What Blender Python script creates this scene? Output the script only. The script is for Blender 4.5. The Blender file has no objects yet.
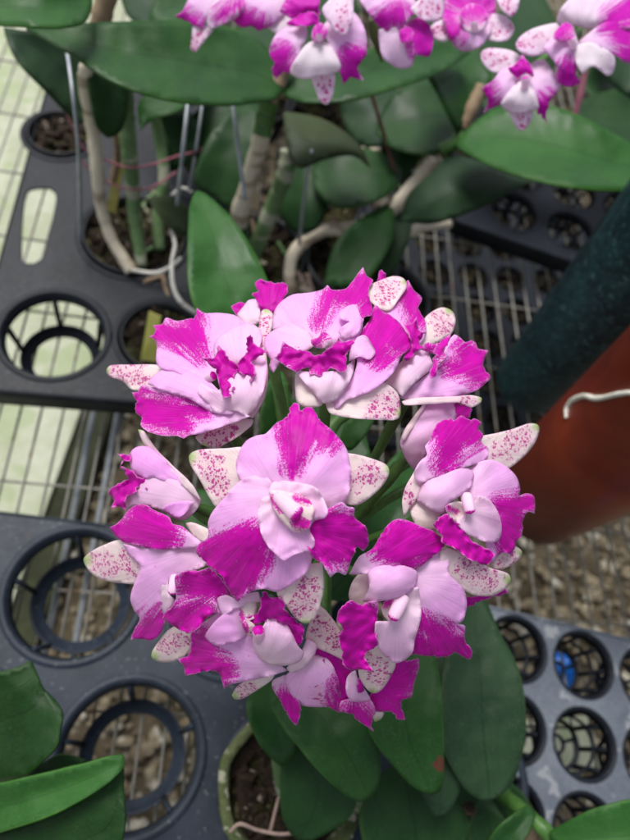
import bpy, bmesh, math, random
from mathutils import Vector, Matrix, noise
from mathutils.geometry import delaunay_2d_cdt
random.seed(7)
S = bpy.context.scene
COL = S.collection

# ------------------------------------------------------------------ camera frame
F = 646.0
Zc = Vector((135, 325, 646)).normalized()
Yc = Vector((35, 1270, -646)); Yc = (Yc - Yc.dot(Zc) * Zc).normalized()
Xc = Yc.cross(Zc)
RC = Matrix((Xc, Yc, Zc))                 # world = RC @ camera
CAM = Vector((0, 0, 0.64))

def ray(px, py):
    return RC @ Vector(((px - 315) / F, -(py - 420) / F, -1.0))
def at(px, py, z):                        # a point of the photograph at world height z
    r = ray(px, py)
    return CAM + r * ((z - CAM.z) / r.z)
def atd(px, py, d):                       # the same at a depth d
    return CAM + ray(px, py) * d

# ------------------------------------------------------------------ object helpers
def tag(o, label=None, cat=None, group=None, kind=None):
    if label: o['label'] = label
    if cat: o['category'] = cat
    if group: o['group'] = group
    if kind: o['kind'] = kind
    return o
def empty(name, loc, label, cat, group=None):
    o = bpy.data.objects.new(name, None); COL.objects.link(o)
    o.location = loc; o.empty_display_size = 0.01
    bpy.context.view_layer.update()
    return tag(o, label, cat, group)
def link(name, me, mat, parent=None, origin=None, smooth=True):
    if origin is not None:
        me.transform(Matrix.Translation(-origin))
    o = bpy.data.objects.new(name, me); COL.objects.link(o)
    if origin is not None: o.location = origin
    if mat: me.materials.append(mat)
    if smooth:
        me.polygons.foreach_set('use_smooth', [True] * len(me.polygons))
    if parent:
        bpy.context.view_layer.update()
        o.parent = parent
        o.matrix_parent_inverse = parent.matrix_world.inverted()
    return o
def mesh(verts, faces, name='m'):
    me = bpy.data.meshes.new(name); me.from_pydata([tuple(v) for v in verts], [], faces); me.update()
    return me

class MB:
    def __init__(s): s.v = []; s.f = []
    def add(s, v, f):
        n = len(s.v); s.v += [Vector(x) for x in v]; s.f += [tuple(i + n for i in q) for q in f]
    def box(s, a, b, M=None):
        xs = [(x, y, z) for x in (a[0], b[0]) for y in (a[1], b[1]) for z in (a[2], b[2])]
        v = [Vector(x) for x in xs]
        if M: v = [M @ x for x in v]
        s.add(v, [(0, 1, 3, 2), (4, 6, 7, 5), (0, 4, 5, 1), (2, 3, 7, 6), (0, 2, 6, 4), (1, 5, 7, 3)])
    def tube(s, pts, radii, n=8, caps=True, wob=0.0):
        pts = [Vector(p) for p in pts]
        if not hasattr(radii, '__len__'): radii = [radii] * len(pts)
        rings = []
        up = Vector((0.13, 0.31, 0.94))
        for i, p in enumerate(pts):
            t = (pts[min(i + 1, len(pts) - 1)] - pts[max(i - 1, 0)]).normalized()
            a = t.cross(up)
            if a.length < 1e-3: a = t.cross(Vector((1, 0, 0)))
            a.normalize(); b = t.cross(a)
            rings.append([p + (a * math.cos(2 * math.pi * k / n) + b * math.sin(2 * math.pi * k / n)) * radii[i]
                          * (1 + wob * noise.noise(p * 300 + Vector((k, 0, 0)))) for k in range(n)])
        v = [x for r in rings for x in r]; f = []
        for i in range(len(rings) - 1):
            for k in range(n):
                f.append((i * n + k, i * n + (k + 1) % n, (i + 1) * n + (k + 1) % n, (i + 1) * n + k))
        if caps:
            f.append(tuple(range(n - 1, -1, -1))); f.append(tuple((len(rings) - 1) * n + k for k in range(n)))
        s.add(v, f)
    def lathe(s, c, prof, n=48, wob=0.0, seed=0, a0=0, a1=2 * math.pi):
        full = abs(a1 - a0 - 2 * math.pi) < 1e-4
        m = n if full else n + 1
        v = []; f = []
        for (r, z) in prof:
            for k in range(m):
                a = a0 + (a1 - a0) * k / n
                w = 1 + wob * noise.noise(Vector((math.cos(a) * 2 + seed, math.sin(a) * 2, z * 60)))
                v.append((c[0] + r * w * math.cos(a), c[1] + r * w * math.sin(a), c[2] + z + wob * .25 * r * noise.noise(Vector((math.cos(a) * 4, math.sin(a) * 4, seed + r * 40)))))
        for i in range(len(prof) - 1):
            for k in range(n if full else m - 1):
                k2 = (k + 1) % m
                f.append((i * m + k, i * m + k2, (i + 1) * m + k2, (i + 1) * m + k))
        s.add(v, f)
    def build(s, name, mat, parent=None, origin=None, smooth=True):
        return link(name, mesh(s.v, s.f), mat, parent, origin, smooth)

def crom(pts, per=6, closed=False):
    out = []; n = len(pts); pts = [Vector(p) for p in pts]
    rng = range(n if closed else n - 1)
    for i in rng:
        g = (lambda k: pts[k % n]) if closed else (lambda k: pts[min(max(k, 0), n - 1)])
        p0, p1, p2, p3 = g(i - 1), g(i), g(i + 1), g(i + 2)
        for j in range(per):
            t = j / per
            out.append(.5 * ((2 * p1) + (p2 - p0) * t + (2 * p0 - 5 * p1 + 4 * p2 - p3) * t * t + (3 * p1 - p0 - 3 * p2 + p3) * t ** 3))
    if not closed: out.append(pts[-1].copy())
    return out
def crom_r(r, per, closed=False):
    out = []
    for i in range(len(r) - 1):
        for j in range(per):
            t = j / per; t = t * t * (3 - 2 * t); out.append(r[i] * (1 - t) + r[i + 1] * t)
    out.append(r[-1]); return out

# ------------------------------------------------------------------ node helpers
class NT:
    def __init__(s, name):
        s.m = bpy.data.materials.new(name); s.m.use_nodes = True
        s.t = s.m.node_tree; s.t.nodes.clear()
        s.out = s.n('ShaderNodeOutputMaterial')
    def n(s, typ, **kw):
        nd = s.t.nodes.new(typ)
        for k, v in kw.items(): setattr(nd, k, v)
        return nd
    def l(s, a, b): s.t.links.new(a, b)
    def val(s, x, sock):
        if isinstance(x, (int, float)): sock.default_value = x
        elif isinstance(x, (tuple, list)): sock.default_value = (*x, 1) if len(sock.default_value) == 4 and len(x) == 3 else x
        else: s.l(x, sock)
    def math(s, op, a, b=0.0, clamp=False):
        nd = s.n('ShaderNodeMath', operation=op); nd.use_clamp = clamp
        s.val(a, nd.inputs[0]); s.val(b, nd.inputs[1]); return nd.outputs[0]
    def mix(s, fac, a, b, mode='MIX'):
        nd = s.n('ShaderNodeMix', data_type='RGBA', blend_type=mode)
        s.val(fac, nd.inputs[0]); s.val(a, nd.inputs[6]); s.val(b, nd.inputs[7]); return nd.outputs[2]
    def ramp(s, x, lo, hi, smooth=True):
        nd = s.n('ShaderNodeMapRange'); nd.interpolation_type = 'SMOOTHSTEP' if smooth else 'LINEAR'
        s.val(x, nd.inputs[0]); nd.inputs[1].default_value = lo; nd.inputs[2].default_value = hi; return nd.outputs[0]
    def coord(s, kind='Object'):
        return s.n('ShaderNodeTexCoord').outputs[kind]
    def pos(s): return s.n('ShaderNodeNewGeometry').outputs['Position']
    def scale(s, vec, sc):
        nd = s.n('ShaderNodeMapping'); s.l(vec, nd.inputs[0]); nd.inputs[3].default_value = sc; return nd.outputs[0]
    def noise(s, vec, sc, detail=3, rough=.55, dist=0.0):
        nd = s.n('ShaderNodeTexNoise'); s.l(vec, nd.inputs['Vector']); nd.inputs['Scale'].default_value = sc
        nd.inputs['Detail'].default_value = detail; nd.inputs['Roughness'].default_value = rough; nd.inputs['Distortion'].default_value = dist
        return nd.outputs[0]
    def vor(s, vec, sc, feature='F1', rand=1.0):
        nd = s.n('ShaderNodeTexVoronoi', feature=feature); s.l(vec, nd.inputs['Vector']); nd.inputs['Scale'].default_value = sc
        nd.inputs['Randomness'].default_value = rand; return nd
    def bump(s, h, strength=.3, dist=.001):
        nd = s.n('ShaderNodeBump'); s.l(h, nd.inputs['Height']); nd.inputs['Strength'].default_value = strength; nd.inputs['Distance'].default_value = dist
        return nd.outputs[0]
    def bsdf(s, col, rough=.5, normal=None, spec=.5, metal=0, sss=0, sssr=(.004, .002, .003), coat=0, coatr=.2):
        b = s.n('ShaderNodeBsdfPrincipled')
        s.val(col, b.inputs['Base Color']); s.val(rough, b.inputs['Roughness'])
        b.inputs['Specular IOR Level'].default_value = spec; b.inputs['Metallic'].default_value = metal
        if sss:
            b.inputs['Subsurface Weight'].default_value = sss; b.inputs['Subsurface Radius'].default_value = (1, .6, .8); b.inputs['Subsurface Scale'].default_value = .003
        if coat: b.inputs['Coat Weight'].default_value = coat; b.inputs['Coat Roughness'].default_value = coatr
        if normal is not None: s.l(normal, b.inputs['Normal'])
        return b
    def done(s, sh):
        s.l(sh, s.out.inputs[0]); return s.m

def simple(name, c1, c2, sc=60, rough=.5, bumps=.3, bdist=.001, spec=.4, sc2=None, metal=0, speck=None, coat=0):
    t = NT(name); P = t.pos()
    n1 = t.noise(P, sc, 5, .6); n2 = t.noise(P, (sc2 or sc * 6), 4, .6)
    f = t.ramp(n1, .35, .65); f2 = t.math('MULTIPLY_ADD', t.ramp(n2, .3, .7), .5); t_ = f2.node; t_.inputs[2].default_value = .0
    f = t.math('ADD', t.math('MULTIPLY', f, .65), t.math('MULTIPLY', f2, .7), True)
    col = t.mix(f, c1, c2)
    if speck:
        v = t.noise(P, speck[1], 2, .5)
        col = t.mix(t.math('MULTIPLY', t.ramp(v, speck[2], speck[2] + .06), speck[3] if len(speck) > 3 else .8), col, speck[0])
    b = t.bsdf(col, t.math('ADD', t.math('MULTIPLY', n2, .25), rough - .12), t.bump(n2, bumps, bdist), spec, metal, coat=coat)
    return t.done(b.outputs[0])

def petal_material(name, lilac, cream, magenta, magenta2, dotscale=620):
    t = NT(name)
    A = t.n('ShaderNodeAttribute', attribute_name='tint'); sep = t.n('ShaderNodeSeparateColor'); t.l(A.outputs['Color'], sep.inputs[0])
    B = t.n('ShaderNodeAttribute', attribute_name='form'); sepB = t.n('ShaderNodeSeparateColor'); t.l(B.outputs['Color'], sepB.inputs[0])
    spl, dot, grn = sep.outputs; crm, alng, edge = sepB.outputs
    UV = t.coord('UV'); P = t.pos()
    streak = t.noise(t.scale(UV, (19, 1.7, 1)), 1.0, 5, .68)
    broad = t.noise(t.scale(UV, (9, 1.0, 1)), 1.0, 3, .5)
    fine = t.noise(P, 1500, 3, .8)
    mid = t.noise(P, 260, 3, .6)
    a = t.math('ADD', spl, t.math('MULTIPLY', t.math('SUBTRACT', streak, .5), 1.9))
    a = t.math('ADD', a, t.math('MULTIPLY', t.math('SUBTRACT', broad, .5), 1.0))
    a = t.math('ADD', a, t.math('MULTIPLY', t.math('SUBTRACT', fine, .5), 2.3))
    gate = t.ramp(spl, .02, .18)
    a = t.math('MULTIPLY', t.math('ADD', a, .07), gate)
    mask = t.ramp(a, .14, .58)
    # base tissue
    c = t.mix(crm, lilac, cream)
    c = t.mix(t.math('MULTIPLY', t.ramp(mid, .3, .75), .15), c, cream)
    # faint veins
    vein = t.ramp(t.noise(t.scale(UV, (44, .7, 1)), 1.0, 3, .55), .48, .70)
    c = t.mix(t.math('MULTIPLY', t.math('SUBTRACT', 1.0, t.ramp(alng, .0, .40)), .42), c, (.93, .74, .84))
    c = t.mix(t.math('MULTIPLY', vein, .26), c, (.74, .28, .70))
    mg = t.mix(t.ramp(t.math('ADD', t.math('MULTIPLY', streak, .65), t.math('MULTIPLY', broad, .4)), .36, .72), magenta, magenta2)
    mg = t.mix(t.math('MULTIPLY', t.ramp(t.noise(t.scale(UV, (52, 1.1, 1)), 1, 3, .55), .56, .72), .30), mg, (.84, .12, .66))
    c = t.mix(t.math('MULTIPLY', t.ramp(a, .0, .42), .42), c, (.86, .17, .80))
    c = t.mix(mask, c, mg)
    # dots
    wob = t.n('ShaderNodeVectorMath', operation='ADD')
    nz = t.n('ShaderNodeTexNoise'); t.l(P, nz.inputs['Vector']); nz.inputs['Scale'].default_value = 500
    sc = t.n('ShaderNodeVectorMath', operation='SCALE'); t.l(nz.outputs['Color'], sc.inputs[0]); sc.inputs['Scale'].default_value = .0022
    t.l(P, wob.inputs[0]); t.l(sc.outputs[0], wob.inputs[1])
    v = t.vor(wob.outputs[0], dotscale)
    vs = t.n('ShaderNodeSeparateColor'); t.l(v.outputs['Color'], vs.inputs[0])
    rad = t.math('ADD', t.math('MULTIPLY', t.math('POWER', vs.outputs[0], 1.6), .74), .22)
    inside = t.math('MULTIPLY', t.math('SUBTRACT', rad, v.outputs['Distance']), 4.5, True)
    keep = t.ramp(t.math('ADD', dot, t.math('MULTIPLY', t.math('SUBTRACT', t.noise(P, 240, 2), .5), 1.6)), .30, .50)
    dm = t.math('MULTIPLY', t.math('MULTIPLY', inside, keep), t.math('GREATER_THAN', vs.outputs[1], .10))
    pale_ = t.math('SUBTRACT', 1.0, mask)
    dm = t.math('MULTIPLY', dm, pale_); keep = t.math('MULTIPLY', keep, pale_)
    c = t.mix(t.math('MULTIPLY', keep, .28), c, (.88, .42, .66))
    c = t.mix(t.math('MULTIPLY', dm, .9, True), c, (.58, .02, .30))
    c = t.mix(t.math('MULTIPLY', t.ramp(edge, .88, 1.0), .35), c, (.86, .52, .84))
    c = t.mix(t.math('MULTIPLY', grn, .8), c, (.40, .58, .14))
    h = t.math('ADD', t.math('MULTIPLY', streak, .5), t.math('ADD', t.math('MULTIPLY', fine, .18), t.math('MULTIPLY', vein, .35)))
    nb = t.bump(h, .30, .0007)
    b = t.bsdf(c, .46, nb, .22, sss=.2)
    b.inputs['Sheen Weight'].default_value = .02
    tr = t.n('ShaderNodeBsdfTranslucent'); t.l(c, tr.inputs[0])
    ms = t.n('ShaderNodeMixShader'); ms.inputs[0].default_value = .34
    t.l(b.outputs[0], ms.inputs[1]); t.l(tr.outputs[0], ms.inputs[2])
    return t.done(ms.outputs[0])

def leaf_material(name, dark, light, dusty=.25, rough=.42, spot=None):
    t = NT(name)
    UV = t.coord('UV'); P = t.pos()
    sx = t.n('ShaderNodeSeparateXYZ'); t.l(UV, sx.inputs[0])
    q = t.math('ABSOLUTE', t.math('SUBTRACT', sx.outputs[0], .5))
    n1 = t.noise(P, 28, 3, .5); n2 = t.noise(P, 420, 4, .65); n3 = t.noise(t.scale(UV, (70, 1.5, 1)), 1, 3, .5)
    f = t.math('ADD', t.math('MULTIPLY', t.ramp(n1, .3, .7), .7), t.math('MULTIPLY', n3, .3))
    c = t.mix(f, dark, light)
    c = t.mix(t.math('MULTIPLY', t.ramp(n2, .35, .75), .22), c, tuple(x * 1.7 for x in light))
    vn = t.noise(t.scale(UV, (130, .6, 1)), 1, 2, .5)
    c = t.mix(t.math('MULTIPLY', t.ramp(vn, .5, .66), .22), c, tuple(x * .5 for x in dark))
    mid = t.math('SUBTRACT', 1.0, t.ramp(q, .0, .022))
    c = t.mix(t.math('MULTIPLY', mid, .45), c, tuple(x * .45 for x in dark))
    edge = t.ramp(q, .455, .5)
    c = t.mix(t.math('MULTIPLY', edge, .35), c, (light[0] * 2.4, light[1] * 1.8, light[2] * 1.2))
    dust = t.math('MULTIPLY', t.ramp(t.noise(P, 900, 3, .7), .60, .72), t.ramp(t.noise(P, 70, 2), .45, .6))
    c = t.mix(t.math('MULTIPLY', dust, dusty), c, (.45, .5, .45))
    if spot:
        vd = t.n('ShaderNodeVectorMath', operation='DISTANCE'); t.l(t.scale(P, (1, 1, 1)), vd.inputs[0]); vd.inputs[1].default_value = spot[0]
        sn = t.math('ADD', vd.outputs['Value'], t.math('MULTIPLY', t.math('SUBTRACT', t.noise(P, 250, 3), .5), spot[1] * 1.6))
        c = t.mix(t.math('SUBTRACT', 1.0, t.ramp(sn, spot[1] * .8, spot[1] * 1.0)), c, (.10, .038, .022))
    nb = t.bump(t.math('ADD', t.math('MULTIPLY', n3, .8), t.math('MULTIPLY', n2, .35)), .30, .0012)
    b = t.bsdf(c, t.math('ADD', rough - .14, t.math('MULTIPLY', t.ramp(n1, .3, .7), .25)), nb, .2)
    tr = t.n('ShaderNodeBsdfTranslucent'); t.l(t.mix(.5, c, (.1, .3, .03)), tr.inputs[0])
    ms = t.n('ShaderNodeMixShader'); ms.inputs[0].default_value = .08
    t.l(b.outputs[0], ms.inputs[1]); t.l(tr.outputs[0], ms.inputs[2])
    return t.done(ms.outputs[0])

M = {}
M['petal'] = petal_material('petal tissue', (.97, .44, .95), (.99, .74, .90), (.54, .000, .34), (.78, .000, .52))
M['petal_white'] = petal_material('sepal tissue', (.95, .66, .80), (.97, .84, .80), (.58, .005, .34), (.74, .01, .46), 900)
M['petal_far'] = petal_material('pale petal tissue', (.96, .52, .95), (.99, .88, .96), (.60, .002, .44), (.80, .008, .60), 520)
M['leaf'] = leaf_material('dark leaf', (.011, .046, .010), (.025, .084, .018))
M['leaf_dark'] = leaf_material('dark matt leaf', (.006, .026, .005), (.014, .052, .010), .12, .45)
M['leaf_bright'] = leaf_material('bright leaf', (.016, .068, .012), (.032, .112, .022), .18, .45)
M['leaf_dull'] = leaf_material('dull leaf', (.012, .034, .015), (.027, .062, .026), .2, .55)
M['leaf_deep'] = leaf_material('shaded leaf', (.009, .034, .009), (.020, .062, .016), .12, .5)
M['leaf_olive'] = leaf_material('olive leaf', (.022, .036, .016), (.05, .07, .03), .1, .6)
M['stalk'] = simple('green stalk', (.03, .10, .015), (.075, .18, .035), 90, .45, .2)
M['cane_pale'] = simple('dry cane', (.56, .50, .40), (.80, .74, .62), 50, .6, .5, .0008, speck=((.16, .10, .05), 120, .62))
M['cane_green'] = simple('green cane', (.06, .13, .03), (.20, .29, .14), 60, .5, .4, .0008, speck=((.45, .45, .33), 90, .58))
M['cane_brown'] = simple('brown cane', (.22, .14, .08), (.42, .32, .20), 70, .6, .5)
M['twig'] = simple('brown twig', (.10, .04, .03), (.18, .08, .05), 90, .6)
M['root'] = simple('white root', (.62, .60, .52), (.80, .78, .70), 120, .6, .4, speck=((.3, .28, .2), 160, .62))
M['root_brown'] = simple('brown root', (.22, .15, .12), (.36, .27, .23), 120, .6, .4)
M['tray'] = simple('dark tray plastic', (.010, .015, .025), (.021, .030, .046), 25, .5, .25, .0006, spec=.25, sc2=260, speck=((.16, .17, .18), 300, .66, .5))
M['tray_black'] = simple('black tray plastic', (.004, .006, .010), (.010, .013, .020), 25, .5, .25, .0006, spec=.22, sc2=260, speck=((.12, .13, .14), 300, .68, .5))
M['tray_grey'] = simple('dusty tray plastic', (.075, .09, .115), (.145, .165, .19), 14, .55, .4, .0008, spec=.3, sc2=300, speck=((.33, .345, .35), 80, .60, .45))
M['wire'] = simple('galvanised wire', (.16, .155, .14), (.30, .29, .26), 90, .5, .3, metal=.3, speck=((.16, .08, .04), 60, .62))
M['wire_grey'] = simple('grey hanger wire', (.26, .29, .32), (.40, .43, .46), 80, .45, metal=.4)
M['pink'] = simple('pink cord', (.26, .08, .12), (.40, .14, .19), 80, .5)
M['yellow'] = simple('yellow plastic', (.62, .58, .10), (.72, .68, .20), 60, .5, .1)
M['yellow_dull'] = simple('dull yellow stake', (.30, .26, .06), (.45, .40, .12), 90, .6, .3)
M['moss'] = simple('moss medium', (.018, .016, .008), (.075, .075, .030), 110, .9, 1.0, .006, spec=.1, sc2=500, speck=((.24, .20, .12), 180, .60))
M['bark'] = simple('bark chips', (.012, .008, .005), (.05, .034, .022), 120, .85, .8, .003, spec=.2, speck=((.35, .30, .24), 90, .64))
M['mossclay'] = simple('mossy clay pot', (.045, .065, .022), (.14, .16, .075), 55, .9, 1.0, .003, spec=.15, speck=((.40, .40, .30), 130, .60))
M['teal'] = None
M['concrete'] = simple('algae stained concrete', (.38, .41, .28), (.54, .56, .44), 9, .85, .4, .002, spec=.2, sc2=70, speck=((.30, .38, .18), 14, .56, .5))
M['soil'] = simple('dirt ground', (.05, .04, .025), (.14, .115, .075), 18, .95, 1, .006, spec=.1, sc2=90, speck=((.30, .27, .21), 60, .6))
M['blue'] = simple('blue plastic', (.005, .10, .50), (.01, .17, .65), 40, .35, .1)
M['blackplastic'] = simple('black pot plastic', (.006, .007, .009), (.016, .018, .022), 60, .5, .2)
M['kerb'] = simple('mossy timber', (.018, .022, .010), (.045, .052, .022), 40, .9, .8, .002)

def cane_mat(name, c1, c2, band, k=.6):
    t = NT(name); P = t.pos()
    n = t.noise(P, 60, 4, .6); s_ = t.noise(t.scale(P, (260, 260, 18)), 1, 4, .6); b_ = t.noise(t.scale(P, (14, 14, 62)), 1, 2, .4); f = t.noise(P, 420, 3, .6)
    c = t.mix(t.math('ADD', t.math('MULTIPLY', n, .6), t.math('MULTIPLY', s_, .4)), c1, c2)
    c = t.mix(t.math('MULTIPLY', t.ramp(b_, .56, .62), k), c, band)
    c = t.mix(t.math('MULTIPLY', t.ramp(f, .56, .7), .35), c, band)
    return t.done(t.bsdf(c, .6, t.bump(t.math('ADD', s_, t.math('MULTIPLY', b_, 1.5)), .5, .0012), .3).outputs[0])
M['cane_pale'] = cane_mat('dry cane', (.50, .42, .30), (.78, .72, .58), (.20, .13, .07))
M['cane_green'] = cane_mat('ringed green cane', (.05, .12, .03), (.17, .27, .12), (.42, .42, .32), .7)
M['cane_brown'] = cane_mat('brown cane', (.20, .13, .08), (.40, .30, .19), (.09, .05, .03))
def teal_mat():
    t = NT('dark teal glaze'); P = t.pos()
    n = t.noise(P, 45, 6, .7, 1.2); n2 = t.noise(P, 190, 5, .7, .6)
    c = t.mix(t.ramp(n, .35, .7), (.008, .028, .038), (.020, .075, .088))
    c = t.mix(t.math('MULTIPLY', t.ramp(n2, .52, .66), .75), c, (.08, .19, .21))
    return t.done(t.bsdf(c, .5, t.bump(n2, .4, .002), .4).outputs[0])
M['teal'] = teal_mat()
def clay_mat():
    t = NT('glossy red clay'); P = t.pos()
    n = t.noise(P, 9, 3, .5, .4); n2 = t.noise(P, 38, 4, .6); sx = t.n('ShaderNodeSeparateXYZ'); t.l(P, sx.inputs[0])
    rings = t.noise(t.scale(P, (2, 2, 60)), 1, 3, .5)
    c = t.mix(t.ramp(n, .3, .75), (.16, .016, .007), (.32, .048, .014))
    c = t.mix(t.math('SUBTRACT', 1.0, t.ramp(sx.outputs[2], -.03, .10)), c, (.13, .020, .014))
    c = t.mix(t.math('MULTIPLY', t.ramp(n2, .5, .75), .25), c, (.10, .02, .015))
    c = t.mix(t.math('MULTIPLY', t.ramp(rings, .5, .7), .25), c, (.12, .022, .014))
    return t.done(t.bsdf(c, t.math('ADD', t.math('MULTIPLY', n2, .2), .26), t.bump(t.math('ADD', n2, rings), .10, .001), .35, coat=.25, coatr=.2).outputs[0])
M['clay'] = clay_mat()
def gravel_mat():
    t = NT('gravel stones'); P = t.pos()
    v = t.vor(P, 60); s = t.n('ShaderNodeSeparateColor'); t.l(v.outputs['Color'], s.inputs[0])
    c = t.mix(s.outputs[0], (.15, .115, .07), (.33, .275, .185))
    c = t.mix(t.math('GREATER_THAN', s.outputs[1], .86), c, (.50, .47, .38))
    c = t.mix(t.math('MULTIPLY', t.ramp(t.noise(P, 120, 4), .4, .65), .5), c, (.10, .08, .055))
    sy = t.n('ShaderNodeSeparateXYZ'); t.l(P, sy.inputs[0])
    far_dark = t.math('MULTIPLY', t.ramp(t.math('ADD', sy.outputs[1], t.math('MULTIPLY', t.noise(P, 5, 3), .5)), .55, .95), .8)  # stones turn darker towards the far end, along an uneven border
    c = t.mix(far_dark, c, (.012, .011, .009))
    return t.done(t.bsdf(c, .9, t.bump(t.noise(P, 400, 4), .5, .003), .2).outputs[0])
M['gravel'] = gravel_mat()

# ------------------------------------------------------------------ sheets (petals, leaves) from an outline
def densify(poly, step, sharp=True):
    n = len(poly); P = [Vector(p) for p in poly]; T = []
    for i in range(n):
        a = P[i] - P[i - 1]; b = P[(i + 1) % n] - P[i]
        k = 1.0
        if a.length > 1e-6 and b.length > 1e-6:
            d = a.normalized().dot(b.normalized())
            if sharp == 'hard': k = 0.0
            elif sharp and d < .25: k = max(0.0, (d + .6) / .85) * .6
        T.append((P[(i + 1) % n] - P[i - 1]) * .5 * k)
    out = []
    for i in range(n):
        p, q = P[i], P[(i + 1) % n]; L = (q - p).length
        tp, tq = T[i], T[(i + 1) % n]
        if tp.length > L: tp = tp * (L / tp.length)
        if tq.length > L: tq = tq * (L / tq.length)
        m = max(1, int(L / step))
        for j in range(m):
            t = j / m; t2 = t * t; t3 = t2 * t
            out.append(p * (2 * t3 - 3 * t2 + 1) + tp * (t3 - 2 * t2 + t) + q * (-2 * t3 + 3 * t2) + tq * (t3 - t2))
    return out
def pip(x, y, P):
    c = False; j = len(P) - 1
    for i in range(len(P)):
        a, b = P[i], P[j]
        if (a.y > y) != (b.y > y) and x < (b.x - a.x) * (y - a.y) / (b.y - a.y) + a.x: c = not c
        j = i
    return c
def sheet2d(poly, step):
    xs = [p.x for p in poly]; ys = [p.y for p in poly]
    V = [Vector((p.x, p.y)) for p in poly]; inner = []
    y = min(ys) + step * .5; r = 0
    while y < max(ys):
        x = min(xs) + (step * .5 if r % 2 else 0)
        while x < max(xs):
            if pip(x, y, poly):
                dm = min((p.x - x) ** 2 + (p.y - y) ** 2 for p in poly)
                if dm > (step * .6) ** 2: inner.append(Vector((x, y)))
            x += step
        y += step * .866; r += 1
    n = len(poly)
    res = delaunay_2d_cdt(V + inner, [(i, (i + 1) % n) for i in range(n)], [], 0, 1e-5)
    vs, fs = res[0], res[2]
    out = []
    for f in fs:
        cx = sum(vs[i].x for i in f) / len(f); cy = sum(vs[i].y for i in f) / len(f)
        if pip(cx, cy, poly): out.append(tuple(f))
    return vs, out
def segdist(x, y, c):
    x0, y0, r0, x1, y1, r1 = c
    dx, dy = x1 - x0, y1 - y0; L = dx * dx + dy * dy
    t = 0 if L == 0 else max(0, min(1, ((x - x0) * dx + (y - y0) * dy) / L))
    return math.hypot(x - x0 - dx * t, y - y0 - dy * t), r0 + (r1 - r0) * t

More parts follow.
